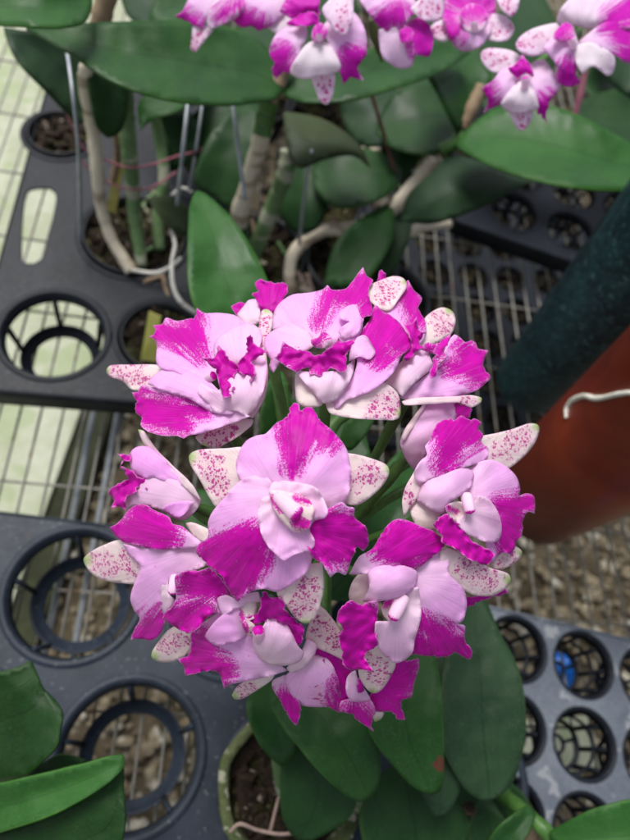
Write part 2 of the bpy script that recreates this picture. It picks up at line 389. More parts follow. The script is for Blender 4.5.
CROPS = {0: (0, 0, 1), 1: (100, 270, 3.15), 2: (250, 260, 4.2), 3: (360, 290, 4.5), 4: (390, 400, 3.9375), 5: (80, 430, 3.9375),
         6: (150, 550, 3.15), 7: (260, 600, 3.5), 8: (320, 500, 2.864), 9: (180, 390, 2.864), 10: (165, 0, 2.625), 11: (360, 0, 2.333)}
_seed = [0]
def petal_sheet(name, parent, pts, base, tip, h=(0, 0, 2, 0), crop=0, splash=None, dots=None, cream=.2, green=0, mat='petal',
                depth=None, off=0.0, step=2.6, ruffle=1.0, frill=.7, soft=22):
    _seed[0] += 1; sd = _seed[0] * 3.7
    ox, oy, k = CROPS[crop]
    cv = lambda p: Vector((ox + p[0] / k, oy + p[1] / k))
    poly = [cv(p) for p in pts]; b = cv(base); t = cv(tip)
    caps = None if splash is None else ('all' if splash == 'all' else [(ox + c[0] / k, oy + c[1] / k, c[2] / k, ox + c[3] / k, oy + c[4] / k, c[5] / k) for c in splash])
    dcap = None if dots is None else ('all' if dots == 'all' else [(ox + c[0] / k, oy + c[1] / k, c[2] / k, ox + c[3] / k, oy + c[4] / k, c[5] / k) for c in dots])
    ax = (t - b); L = max(ax.length, 1e-3); ax = ax / L; pr = Vector((-ax.y, ax.x))
    def wt(x, y, cp, sf):
        if cp is None: return 0.0
        if cp == 'all': return 1.0
        w = 0
        for c in cp:
            d, r = segdist(x, y, c); w = max(w, .5 + (r - d) / sf)
        w = w + .12 if w > .5 else w
        return max(0, min(1, w))
    dn = densify(poly, step * .8)
    # ragged margin where the splash reaches it
    n = len(dn); o2 = []
    for i, p in enumerate(dn):
        w = wt(p.x, p.y, caps, soft / 3)
        tg = (dn[(i + 1) % n] - dn[i - 1])
        nn = Vector((-tg.y, tg.x)); nn = nn.normalized() if nn.length > 1e-6 else nn
        a = noise.noise(Vector((p.x * .40, p.y * .40, sd))) * 1.2; a = a + (.35 * 6 * max(0, abs(noise.noise(Vector((p.x * .28, p.y * .28, sd + 9)))) - .12) * 2.2 - .45) * (1 if w > .5 else .2)
        o2.append(p + nn * a * frill * (.25 + 1.0 * w))
    vs, fs = sheet2d(o2, step)
    hw = max(1e-3, max(abs((p - b).dot(pr)) for p in o2))
    W = []; uv = []; tint = []; form = []
    for p in vs:
        d = p - b; s = max(-.1, min(1.1, d.dot(ax) / L)); q = max(-1, min(1, d.dot(pr) / hw))
        ed = min((p.x - e.x) ** 2 + (p.y - e.y) ** 2 for e in o2) ** .5
        e = max(0, 1 - ed / 9.0)
        w = 1.35 * wt(p.x, p.y, caps, soft * 1.25) if caps == 'all' else wt(p.x, p.y, caps, soft * 1.35) * 1.12
        o = h[0] + (h[1] - h[0]) * s + 1.15 * h[2] * 4 * s * (1 - s) + 1.2 * h[3] * q * q
        o += e * e * ruffle * (2.6 * noise.noise(Vector((p.x * .09, p.y * .09, sd + 31))) + (.4 + w) * 1.5 * noise.noise(Vector((p.x * .24, p.y * .24, sd + 37))))
        ang = math.atan2(d.dot(pr), d.dot(ax) + L * .15)
        o += ruffle * (1.0 * noise.noise(Vector((p.x * .055, p.y * .055, sd))) + (.3 + e) * (.45 + w) * .95 * noise.noise(Vector((p.x * .13, p.y * .13, sd + 5)))
                       + .45 * math.sin(ang * 11 + sd) * min(1, d.length / L))
        W.append(atd(p.x, p.y, depth(p.x, p.y) - (o + off) * .001))
        uv.append((ang + sd, d.length / 60.0))
        g = 0
        if green: g = max(0, min(1, (green - (p - t).length) / (green * .7)))
        dw = wt(p.x, p.y, dcap, 22) * 1.1
        tint.append((w, dw, g, 1)); form.append((max(0, min(1, cream * (1.25 - .5 * s))), s, e, 1))
    f0 = fs[0]
    nrm = (W[f0[1]] - W[f0[0]]).cross(W[f0[2]] - W[f0[0]])
    if nrm.dot(CAM - W[f0[0]]) < 0: fs = [tuple(reversed(f)) for f in fs]
    me = mesh(W, fs)
    ul = me.uv_layers.new(name='UVMap')
    for lp in me.loops: ul.data[lp.index].uv = uv[lp.vertex_index]
    for nm, dat in (('tint', tint), ('form', form)):
        at_ = me.attributes.new(nm, 'FLOAT_COLOR', 'POINT')
        at_.data.foreach_set('color', [c for x in dat for c in x])
    hb = min(range(len(vs)), key=lambda i: (vs[i] - b).length)
    oo = link(name, me, M[mat], parent, W[hb].copy())
    sm = oo.modifiers.new('thickness', 'SOLIDIFY'); sm.thickness = .00028; sm.offset = -1
    return oo

def leaf_sheet(name, parent, pts, base, tip, zb, zt, arch=.01, fold=.006, mat='leaf', step=5.0, thick=.0014, droop=0, bend=0):
    _seed[0] += 1; sd = _seed[0] * 2.3
    poly = [Vector(p) for p in pts]; b = Vector(base); t = Vector(tip)
    ax = (t - b); L = ax.length; ax /= L; pr = Vector((-ax.y, ax.x))
    dn = densify(poly, step * .6)
    vs, fs = sheet2d(dn, step)
    # midline & half width along the leaf
    NB = 24; lo = [1e9] * NB; hi = [-1e9] * NB
    for i in range(len(dn)):
        for j in range(4):
            p = dn[i].lerp(dn[(i + 1) % len(dn)], j / 4)
            d = p - b; k = int(max(0, min(NB - 1, d.dot(ax) / L * NB))); v = d.dot(pr)
            lo[k] = min(lo[k], v); hi[k] = max(hi[k], v)
    last = None
    for k in range(NB):
        if lo[k] > hi[k] or hi[k] - lo[k] < 1:
            lo[k], hi[k] = last if last else (-1, 1)
        last = (lo[k], hi[k])
    W = []; uv = []
    for p in vs:
        d = p - b; s = max(0, min(1, d.dot(ax) / L)); x = s * NB - .5; k0 = max(0, min(NB - 1, int(x))); k1 = min(NB - 1, k0 + 1); fr = max(0, min(1, x - k0))
        l_ = lo[k0] * (1 - fr) + lo[k1] * fr; h_ = hi[k0] * (1 - fr) + hi[k1] * fr
        q = (d.dot(pr) - (l_ + h_) / 2) / max(1e-3, (h_ - l_) / 2); q = max(-1, min(1, q))
        wide = math.sin(math.pi * min(1, max(0, s * .9 + .05)))
        z = zb + (zt - zb) * s + arch * 4 * s * (1 - s) - droop * s * s + fold * wide * (abs(q) ** 1.3) + bend * q
        z += .0022 * noise.noise(Vector((p.x * .02, p.y * .02, sd))) + .0012 * noise.noise(Vector((p.x * .06, p.y * .06, sd)))
        W.append(at(p.x, p.y, z)); uv.append((.5 + q * .5, s * 3))
    f0 = fs[0]
    nrm = (W[f0[1]] - W[f0[0]]).cross(W[f0[2]] - W[f0[0]])
    if nrm.dot(CAM - W[f0[0]]) < 0: fs = [tuple(reversed(f)) for f in fs]
    me = mesh(W, fs); ul = me.uv_layers.new(name='UVMap')
    for lp in me.loops: ul.data[lp.index].uv = uv[lp.vertex_index]
    hb = min(range(len(vs)), key=lambda i: (vs[i] - b).length)
    o = link(name, me, M[mat], parent, W[hb].copy())
    sm = o.modifiers.new('thickness', 'SOLIDIFY'); sm.thickness = thick; sm.offset = -1
    return o

def tube_px(name, parent, pts, mat, n=10, per=7, nodes=0, wob=.05, radius_px=True):
    """pts: (px, py, world z, radius in photograph pixels)"""
    W = [at(p[0], p[1], p[2]) for p in pts]
    R = [p[3] / F * (CAM - w).dot(RC.col[2]) if radius_px else p[3] for p, w in zip(pts, W)]
    Ws = crom(W, per); Rs = crom_r(R, per)
    if nodes:
        m = len(Ws)
        for i in range(m):
            ph = (i / m * nodes) % 1.0
            Rs[i] *= 1 + .16 * math.exp(-((ph - .5) / .07) ** 2) - .06 * math.cos((ph - .5) * 2 * math.pi)
    mb = MB(); mb.tube(Ws, Rs, n, True, wob)
    return mb.build(name, M[mat] if isinstance(mat, str) else mat, parent, W[0].copy())

# ------------------------------------------------------------------ flowers
def dome(cx, cy, d0, k, rr=200.0):
    return lambda x, y: d0 + k * ((x - cx) ** 2 + (y - cy) ** 2) / rr ** 2

def column_blob(parent, crop, p0, p1, r0, r1, depth, off, splash_end=True, mat='petal', cream=.9):
    ox, oy, k = CROPS[crop]
    a = (ox + p0[0] / k, oy + p0[1] / k); b = (ox + p1[0] / k, oy + p1[1] / k)
    A = atd(a[0], a[1], depth(*a) - (off - 5) * .001); B = atd(b[0], b[1], depth(*b) - (off + 2) * .001)
    d = depth(*a); R0 = r0 / k / F * d; R1 = r1 / k / F * d
    pts = []; rs = []
    for i in range(15):
        t = i / 14; s = R0 + (R1 - R0) * t
        e = 1.0
        if t > .8: e = math.sqrt(max(0, 1 - ((t - .8) / .2) ** 2))
        if t < .1: e = math.sqrt(max(0, 1 - ((.1 - t) / .1) ** 2))
        pts.append(A.lerp(B, t) + (CAM - A).normalized() * .0015 * math.sin(t * math.pi)); rs.append(max(1e-5, s * e))
    mb = MB(); mb.tube(pts, rs, 16, True)
    me = mesh(mb.v, mb.f)
    ul = me.uv_layers.new(name='UVMap')
    tint = []; form = []
    for i in range(len(mb.v)):
        t = (i // 16) / 14; kk = i % 16
        w = max(0, min(1, (t - .80) / .12)) if splash_end else 0
        tint.append((w, 0, 0, 1)); form.append((cream, t, 0, 1))
    for lp in me.loops: ul.data[lp.index].uv = ((lp.vertex_index % 16) * .12, (lp.vertex_index // 16) * .03)
    for nm, dat in (('tint', tint), ('form', form)):
        a_ = me.attributes.new(nm, 'FLOAT_COLOR', 'POINT'); a_.data.foreach_set('color', [c for x in dat for c in x])
    return link('column', me, M[mat], parent, A.copy())

def flower(plant, depth, off, base_px, core, items, crop, mat='petal', step=2.6, label=None, freckle=False):
    """the flower object is its ovary and stalk; petals, sepals, lip and column are its children"""
    bd = depth(*base_px)
    B = atd(base_px[0], base_px[1], bd - (off - 9) * .001)
    mid = (B + core) * .5 + Vector((0, 0, -.004))
    back = B.lerp(core, .18)
    mb = MB(); mb.tube(crom([core, mid, back, B], 6), crom_r([.0024, .0022, .0030, .0018], 6), 10)
    fl = mb.build('flower', M['stalk'], plant, B.copy())
    if label: fl['label'] = label
    for it in items:
        kind = it[0]
        if kind == 'column':
            column_blob(fl, it[6] if len(it) > 6 else crop, it[1], it[2], it[3], it[4], depth, off + it[5], mat=mat); continue
        kw = dict(it[5]) if len(it) > 5 else {}
        cr = kw.pop('crop', crop)
        if kind == 'sepal':
            kw.setdefault('mat', 'petal_white' if mat == 'petal' else mat); kw.setdefault('cream', .75); kw.setdefault('ruffle', .55); kw.setdefault('frill', .25)
            if 'green' not in kw: kw['green'] = 9 if mat == 'petal' else 0
            if 'dots' not in kw:
                b, t = it[2], it[3]; k = CROPS[cr][2]
                w = 14 * k if mat == 'petal' else 6 * k
                kw['dots'] = [(b[0] + (t[0] - b[0]) * .45, b[1] + (t[1] - b[1]) * .45, w * .55, b[0] + (t[0] - b[0]) * .82, b[1] + (t[1] - b[1]) * .82, w * .5)]
        else:
            kw.setdefault('mat', mat)
            if freckle and isinstance(kw.get('splash'), list) and 'dots' not in kw:
                kw['dots'] = [(c[0], c[1], c[2] * 1.15, c[3], c[4], c[5] * 1.3) for c in kw['splash']]
        petal_sheet(kind, fl, it[1], it[2], it[3], it[4], crop=cr, depth=depth, off=off, step=step, **kw)
    return fl

# ------------------------------------------------------------------ the blooming orchid in front
D1 = dome(318, 500, .272, .034)
plant = empty('orchid_plant', at(300, 760, .05), 'potted orchid in full bloom, its big cluster of lilac and magenta flowers filling the middle', 'orchid')
CORE = atd(325, 555, .345)
P, SP, LP, CO = 'petal', 'sepal', 'lip', 'column'
# every shape: kind, outline, base, tip, (height at base, at tip, arch, cup) in mm, options
flower(plant, D1, 22, (315, 505), CORE, [
 (SP, [(25,190),(35,178),(60,170),(130,167),(190,167),(230,220),(200,290),(108,335),(85,310),(55,255),(30,215)], (215,250), (25,190), (-7,-9,2,-1), dict(green=11, dots=[(80,210,30,120,280,24)])),
 (SP, [(460,180),(490,182),(530,190),(585,210),(600,230),(590,260),(560,295),(520,325),(490,330),(430,300),(420,220)], (400,250), (600,225), (-7,-9,2,-1), dict(green=7, dots=[(545,235,24,500,260,24)])),
 (SP, [(400,130),(460,60),(540,40),(547,100),(542,150),(520,215),(490,232),(460,215),(425,170)], (500,10), (490,232), (-4,-3,2,0), dict(crop=6, green=8, dots=[(470,180,30,500,120,26)])),
 (P, [(245,125),(280,90),(308,75),(313,50),(325,36),(340,42),(343,60),(362,48),(378,47),(400,85),(440,120),(475,165),(488,220),(487,280),(465,330),(430,345),(380,320),(300,310),(200,300),(165,245),(162,200),(185,150),(220,130)], (320,310), (350,40), (2,-3,3,-4), dict(splash=[(345,95,62,322,215,12),(330,60,25,420,140,22)], cream=.12)),
 (P, [(165,265),(210,245),(250,250),(275,290),(310,340),(360,400),(378,470),(370,510),(330,550),(280,578),(240,570),(200,580),(165,607),(150,590),(120,540),(80,500),(45,465),(55,440),(80,420),(80,380),(95,345),(130,305)], (290,330), (110,560), (4,-2,4,-3), dict(splash=[(90,475,38,200,440,45),(150,545,45,205,490,38)], cream=.12)),
 (P, [(340,370),(370,350),(420,340),(465,322),(480,335),(500,340),(500,365),(530,390),(542,430),(530,462),(505,450),(490,490),(475,530),(450,522),(430,537),(410,500),(380,480),(360,440),(350,400)], (365,400), (520,440), (6,1,3,2), dict(splash=[(430,420,70,490,430,60)], ruffle=1.4)),
 (LP, [(265,265),(300,260),(340,265),(380,275),(403,300),(422,340),(415,365),(385,375),(372,400),(385,440),(362,465),(330,470),(300,488),(275,470),(248,440),(230,400),(222,350),(235,310),(252,300)], (300,330), (330,440), (5,7,0,7), dict(cream=.55, ruffle=1.6)),
 (LP, [(258,288),(280,284),(310,292),(350,300),(385,330),(378,370),(362,400),(330,408),(300,385),(280,360),(262,325)], (275,300), (365,390), (8,11,2,-3), dict(cream=1, splash=[(266,312,5,292,340,4),(335,378,10,365,388,10),(330,310,3,370,320,3)], soft=8, mat='petal_white')),
 (CO, (280,300), (345,365), 20, 24, 10),
], 9)
flower(plant, D1, 8, (190, 380), CORE, [
 (SP, [(20,315),(35,300),(90,298),(190,300),(230,330),(190,372),(105,378),(70,350),(30,335)], (240,335), (20,315), (-9,-12,2,-1), dict(green=5, dots=[(50,320,16,110,320,22),(110,345,10,130,350,10)])),
 (SP, [(300,525),(350,500),(420,470),(482,470),(478,488),(440,520),(400,545),(365,560),(320,550)], (480,470), (330,555), (-5,-9,1,0), dict(green=5, dots=[(350,535,18,420,505,14)])),
 (SP, [(508,130),(525,123),(545,138),(542,180),(525,260),(530,330),(520,400),(500,440),(480,467),(462,455),(460,400),(475,330),(485,260),(498,190)], (480,460), (525,125), (-2,-3,3,-2), dict(green=6, dots=[(520,160,14,525,230,8),(500,330,4,495,380,4)], cream=.5)),
 (P, [(180,300),(178,240),(170,218),(153,210),(172,196),(167,174),(195,170),(208,150),(240,160),(270,155),(298,145),(305,120),(330,135),(380,135),(430,145),(460,180),(440,250),(390,310),(350,350),(290,340),(230,320)], (360,345), (200,180), (0,-5,4,-3), dict(splash=[(175,195,18,290,215,26),(300,145,12,300,215,14),(280,220,20,320,270,4)], cream=.1)),
 (P, [(100,385),(118,384),(132,362),(160,368),(220,375),(300,405),(350,440),(430,443),(472,460),(430,478),(370,497),(320,515),(280,520),(262,530),(245,522),(200,522),(150,508),(128,488),(130,468),(112,450),(114,415)], (460,462), (105,430), (1,-6,4,3), dict(splash=[(120,430,40,240,470,36),(240,440,18,330,440,8)], cream=.15, ruffle=1.4)),
 (P, [(150,360),(170,330),(220,305),(270,305),(330,335),(360,365),(400,400),(450,440),(400,455),(350,447),(280,405),(220,387)], (430,440), (160,350), (2,0,4,-2), dict(cream=.25)),
 (P, [(358,240),(375,210),(420,180),(460,165),(490,175),(510,200),(500,250),(460,300),(400,300),(365,285)], (440,320), (430,170), (3,3,4,-3), dict(cream=.55)),
 (LP, [(260,345),(300,345),(370,380),(410,330),(460,300),(500,265),(527,300),(520,360),(490,440),(465,462),(430,445),(370,450),(330,410)], (455,450), (430,310), (3,7,4,-5), dict(cream=.75)),
 (LP, [(320,278),(360,275),(367,255),(372,238),(385,245),(405,280),(430,298),(442,320),(420,332),(424,370),(410,395),(390,402),(380,380),(375,345),(362,315),(342,295)], (410,330), (370,245), (10,13,0,2), dict(splash='all', ruffle=1.6)),
 (LP, [(425,300),(445,282),(460,262),(463,215),(476,205),(490,235),(529,257),(505,272),(485,287),(489,330),(475,352),(455,330),(435,322)], (450,310), (520,257), (10,13,0,2), dict(splash='all', ruffle=1.6)),
 (CO, (335,345), (362,330), 14, 14, 5),
], 1, freckle=True)
flower(plant, D1, -6, (258, 312), CORE, [
 (P, [(478,78),(495,65),(487,38),(510,27),(525,38),(540,36),(560,42),(580,38),(592,60),(580,90),(560,130),(540,150),(510,150),(500,110)], (530,150), (540,35), (0,0,3,-3), dict(splash='all', ruffle=1.6)),
 (P, [(412,112),(430,104),(445,100),(462,108),(470,130),(430,145)], (470,140), (415,110), (-3,-4,1,0), dict(splash='all')),
 (P, [(430,145),(455,110),(470,94),(497,94),(505,160),(470,175),(445,165)], (480,180), (480,95), (1,1,2,-2), dict(cream=.9)),
], 1, freckle=True)
flower(plant, D1, 12, (325, 355), CORE, [
 (SP, [(360,289),(376,282),(393,276),(403,278),(407,286),(398,300),(388,311),(372,303)], (355,315), (404,282), (-9,-8,1,-1), dict(crop=0, green=4, dots=[(390,288,7,380,298,5)])),
 (P, [(398,290),(408,280),(414,290),(422,298),(418,308),(425,320),(426,335),(418,345),(400,345),(385,330),(380,305)], (390,345), (412,284), (-11,-14,2,-2), dict(crop=0, splash=[(405,290,6,418,312,8)], cream=.1)),
 (P, [(372,300),(380,271),(386,273),(384,290)], (375,302), (381,272), (-10,-11,0,0), dict(crop=0, splash='all')),
 (P, [(95,290),(100,220),(130,175),(180,145),(240,138),(290,128),(312,118),(325,105),(345,125),(400,120),(425,95),(450,60),(475,30),(490,65),(517,85),(495,130),(510,180),(512,230),(480,240),(470,290),(440,340),(380,360),(300,360),(230,330),(150,300)], (300,350), (460,60), (0,-4,4,-4), dict(splash=[(470,95,36,490,205,20),(330,150,10,440,150,34),(340,150,14,290,260,2)], cream=.1, ruffle=1.3)),
 (P, [(362,330),(370,319),(373,308),(376,302),(381,310),(389,314),(400,323),(406,332),(412,341),(409,350),(402,355),(398,365),(392,374),(380,385),(366,393),(345,401),(337,410),(332,405),(342,390),(352,377),(357,362),(355,345)], (340,400), (405,335), (1,-3,4,-3), dict(crop=0, splash=[(378,322,12,402,342,10),(366,335,8,380,352,9)], cream=.1, ruffle=1.3)),
 (SP, [(318,604),(350,600),(400,585),(480,545),(540,510),(575,520),(620,560),(633,620),(620,668),(520,670),(400,660),(335,642)], (330,612), (630,640), (-1,-4,2,1), dict(green=6, dots=[(560,600,34,600,620,30),(510,620,16,560,640,20)])),
 (SP, [(190,480),(200,470),(240,510),(280,560),(306,605),(290,616),(240,619),(200,602),(190,560)], (300,600), (200,480), (2,0,2,-2), dict(cream=.9, dots=None, green=3)),
 (P, [(58,340),(90,300),(150,272),(200,272),(250,305),(275,350),(240,380),(160,380),(130,400),(118,440),(98,474),(80,450),(85,420),(65,380)], (260,360), (80,420), (2,-1,4,-3), dict(cream=.35)),
 (P, [(372,225),(410,193),(450,188),(462,230),(475,262),(450,310),(400,335),(370,300),(400,270),(420,258),(388,250)], (370,320), (450,200), (4,5,3,-2), dict(cream=.25)),
 (P, [(415,425),(422,370),(450,325),(485,316),(510,350),(527,390),(500,417),(460,405)], (400,400), (520,380), (4,4,3,-2), dict(cream=.45)),
 (LP, [(140,435),(200,460),(260,470),(380,460),(442,410),(432,480),(400,540),(360,590),(310,603),(270,565),(225,510),(190,470)], (310,595), (300,450), (3,8,3,-5), dict(cream=.9)),
 (LP, [(105,411),(128,390),(137,340),(160,357),(200,376),(240,380),(280,400),(328,375),(350,357),(372,326),(385,345),(444,331),(425,370),(405,402),(406,466),(380,470),(340,458),(300,487),(270,478),(250,480),(246,448),(215,462),(200,470),(180,462),(140,440)], (280,400), (280,480), (11,10,-1,4), dict(splash=[(120,405,40,420,380,60),(200,430,30,380,420,50)], ruffle=1.7)),
 (LP, [(255,335),(285,325),(300,300),(325,308),(345,330),(330,362),(290,372),(262,358)], (300,360), (300,305), (10,11,1,0), dict(splash=[(275,345,9,310,310,6)], cream=.8, soft=12)),
 (CO, (335,365), (322,328), 20, 17, 9),
], 2, freckle=True)
flower(plant, D1, 0, (415, 380), CORE, [
 (SP, [(290,130),(320,100),(370,78),(415,95),(430,130),(425,170),(410,200),(350,235),(300,265),(255,250),(280,190)], (270,260), (400,90), (-6,-8,2,-2), dict(green=6, dots=[(350,140,32,380,160,30)])),
 (P, [(180,480),(250,420),(320,365),(375,320),(378,280),(400,228),(425,200),(450,213),(475,235),(500,226),(522,238),(530,262),(577,273),(560,310),(555,350),(589,388),(585,402),(545,437),(500,462),(430,482),(300,492),(210,497)], (190,485), (570,370), (-3,-6,4,-3), dict(splash=[(480,280,38,540,380,36),(400,345,12,520,350,44)], cream=.2, ruffle=1.3)),
 (LP, [(110,420),(200,305),(250,275),(300,270),(315,300),(330,345),(300,375),(240,425),(190,478),(150,445)], (160,460), (300,300), (1,6,3,-6), dict(cream=.85)),
 (LP, [(200,155),(225,155),(240,140),(258,120),(262,180),(299,190),(270,230),(287,262),(250,280),(220,322),(190,312),(200,290),(232,240),(215,190)], (235,230), (258,125), (8,8,0,1), dict(splash='all', ruffle=1.6)),
 (LP, [(283,270),(290,240),(308,236),(325,240),(340,242),(380,215),(411,196),(400,240),(375,270),(388,300),(352,340),(342,387),(318,397),(316,360),(330,335),(325,310),(345,290),(310,282)], (330,290), (405,205), (8,10,0,1), dict(splash=[(380,240,30,345,290,8),(290,262,12,330,255,6),(330,380,16,335,330,10)], cream=.6, ruffle=1.5)),
 (SP, [(190,500),(250,485),(430,478),(500,473),(547,485),(545,505),(505,528),(480,520),(440,506),(300,514),(200,517)], (195,508), (545,490), (2,0,1,0), dict(green=5, cream=.6, dots=[(460,492,8,500,492,8)])),
], 3, freckle=True)
flower(plant, D1, -12, (405, 460), CORE, [
 (P, [(40,160),(60,110),(100,60),(140,20),(200,-5),(260,0),(262,60),(240,110),(190,150),(150,200),(120,250),(95,278),(60,230),(45,190)], (50,190), (240,40), (0,2,5,-6), dict(cream=.5)),
 (P, [(235,70),(245,30),(262,10),(290,20),(322,32),(316,68),(280,90)], (230,80), (315,45), (1,0,1,0), dict(splash=[(290,40,40,250,40,14)])),
 (SP, [(45,150),(75,90),(120,30),(150,-15),(160,-10),(130,40),(90,110),(55,165)], (48,165), (155,-12), (4,4,1,0), dict(dots=None, cream=.7, green=0)),
], 4)
flower(plant, D1, 6, (455, 505), CORE, [
 (SP, [(330,145),(365,140),(420,130),(480,115),(545,93),(580,96),(588,120),(570,170),(530,220),(460,273),(400,265),(350,235)], (350,200), (582,100), (-7,-9,2,-1), dict(green=8, dots=[(430,190,26,510,150,30)])),
 (P, [(165,150),(160,140),(190,90),(220,72),(260,76),(280,62),(310,72),(340,75),(362,90),(345,110),(368,140),(358,165),(387,190),(380,235),(330,255),(260,275),(200,303),(150,318),(110,330),(95,290),(120,240),(145,215),(140,180)], (110,325), (330,80), (0,-4,5,-4), dict(splash=[(240,120,60,300,120,56),(240,180,46,210,245,22)], cream=.25)),
 (SP, [(55,465),(48,400),(58,350),(90,290),(120,240),(160,270),(140,330),(110,390),(75,430)], (130,270), (58,462), (-2,-4,1,-1), dict(green=3, cream=.6, dots=[(68,360,8,72,390,8)])),
 (SP, [(400,650),(420,600),(480,590),(495,576),(520,595),(515,620),(480,650),(440,667),(410,667)], (400,590), (515,600), (-6,-8,1,-1), dict(green=5, dots=[(430,640,12,480,615,10)])),
 (P, [(300,380),(280,300),(340,250),(390,235),(440,250),(490,290),(512,340),(510,378),(540,367),(570,385),(569,448),(545,440),(525,470),(520,530),(500,555),(480,608),(440,602),(405,645),(385,600),(370,520),(350,430)], (320,390), (560,430), (1,-4,5,-4), dict(splash=[(545,400,24,440,425,26),(480,480,46,470,560,36)], cream=.15, ruffle=1.3)),
 (SP, [(78,425),(110,400),(160,415),(200,450),(185,505),(140,520),(100,490)], (190,470), (85,430), (-1,-4,2,-2), dict(cream=1, dots=None, green=0)),
 (P, [(105,395),(130,330),(200,298),(290,265),(330,290),(315,345),(265,385),(228,410),(218,445),(190,450),(150,425)], (150,420), (310,300), (3,3,5,-5), dict(cream=.45)),
 (LP, [(262,480),(310,430),(340,380),(380,385),(420,430),(440,500),(430,550),(395,562),(340,545),(295,520)], (290,440), (420,540), (5,5,2,3), dict(cream=.7)),
 (LP, [(220,420),(260,398),(292,415),(300,470),(265,480),(232,455)], (250,440), (290,440), (5,5,-2,2), dict(cream=1, mat='petal_white', splash=[(226,424,4,262,440,3)], soft=6)),
 (LP, [(172,490),(200,458),(228,448),(270,490),(300,520),(325,558),(380,585),(413,600),(400,632),(375,648),(340,640),(290,612),(240,578),(208,562),(200,530)], (235,500), (400,620), (8,9,0,3), dict(splash='all', ruffle=1.5)),
 (CO, (300,375), (318,450), 24, 20, 9),
], 4)
flower(plant, D1, 14, (385, 585), CORE, [
 (SP, [(345,145),(370,138),(430,165),(490,195),(540,212),(544,240),(520,262),(490,275),(440,272),(400,250),(350,200)], (340,180), (542,228), (-4,-5,2,-1), dict(green=8, dots=[(410,195,22,480,230,24)])),
 (P, [(415,300),(415,280),(450,275),(500,265),(528,252),(543,268),(500,278),(460,290),(425,308)], (410,295), (543,266), (-12,-12,1,0), dict(splash='all')),
 (P, [(85,212),(110,165),(150,138),(180,90),(212,58),(240,55),(290,75),(340,98),(358,130),(330,157),(290,190),(240,215),(190,215),(140,212),(100,214)], (110,206), (330,105), (1,-3,5,-4), dict(splash=[(215,110,48,310,128,46),(180,140,18,250,170,26)], cream=.2)),
 (P, [(260,230),(290,180),(345,148),(370,168),(370,210),(411,255),(421,300),(410,345),(390,355),(416,362),(415,400),(436,435),(428,458),(390,438),(368,448),(350,452),(300,446),(260,445),(262,380),(270,320),(262,260)], (275,250), (425,440), (1,-5,5,-4), dict(splash=[(285,435,38,405,425,34),(290,350,10,350,390,28)], cream=.12, ruffle=1.3)),
 (SP, [(82,275),(95,230),(130,195),(150,250),(140,300),(100,305)], (140,250), (90,250), (-3,-4,1,-1), dict(cream=.8, dots=None, green=0)),
 (SP, [(110,490),(130,430),(150,410),(190,420),(217,465),(200,510),(175,545),(150,553),(125,530)], (170,400), (150,550), (-2,-3,2,-1), dict(green=6, dots=[(150,470,24,165,500,22)])),
 (P, [(122,290),(140,250),(136,200),(180,188),(240,188),(277,205),(277,240),(255,265),(210,282),(160,292)], (130,280), (270,210), (4,4,6,-6), dict(cream=.4)),
 (LP, [(160,350),(200,345),(240,310),(250,265),(282,250),(290,330),(272,400),(262,442),(220,467),(180,442),(160,400)], (220,310), (200,455), (5,4,3,2), dict(cream=.7)),
 (LP, [(180,295),(215,283),(235,290),(240,320),(205,350),(182,330)], (200,300), (220,340), (6,6,-2,0), dict(cream=1, mat='petal_white', splash=[(182,300,5,200,292,5)], soft=6)),
 (LP, [(47,340),(60,310),(88,288),(115,300),(140,292),(166,290),(165,330),(163,400),(168,415),(130,440),(140,470),(157,496),(130,488),(90,487),(65,470),(62,430),(53,390),(65,370)], (160,350), (60,440), (8,7,1,2), dict(splash=[(105,380,90,110,440,80)], ruffle=1.6)),
 (CO, (240,275), (205,345), 20, 17, 9),
], 8)
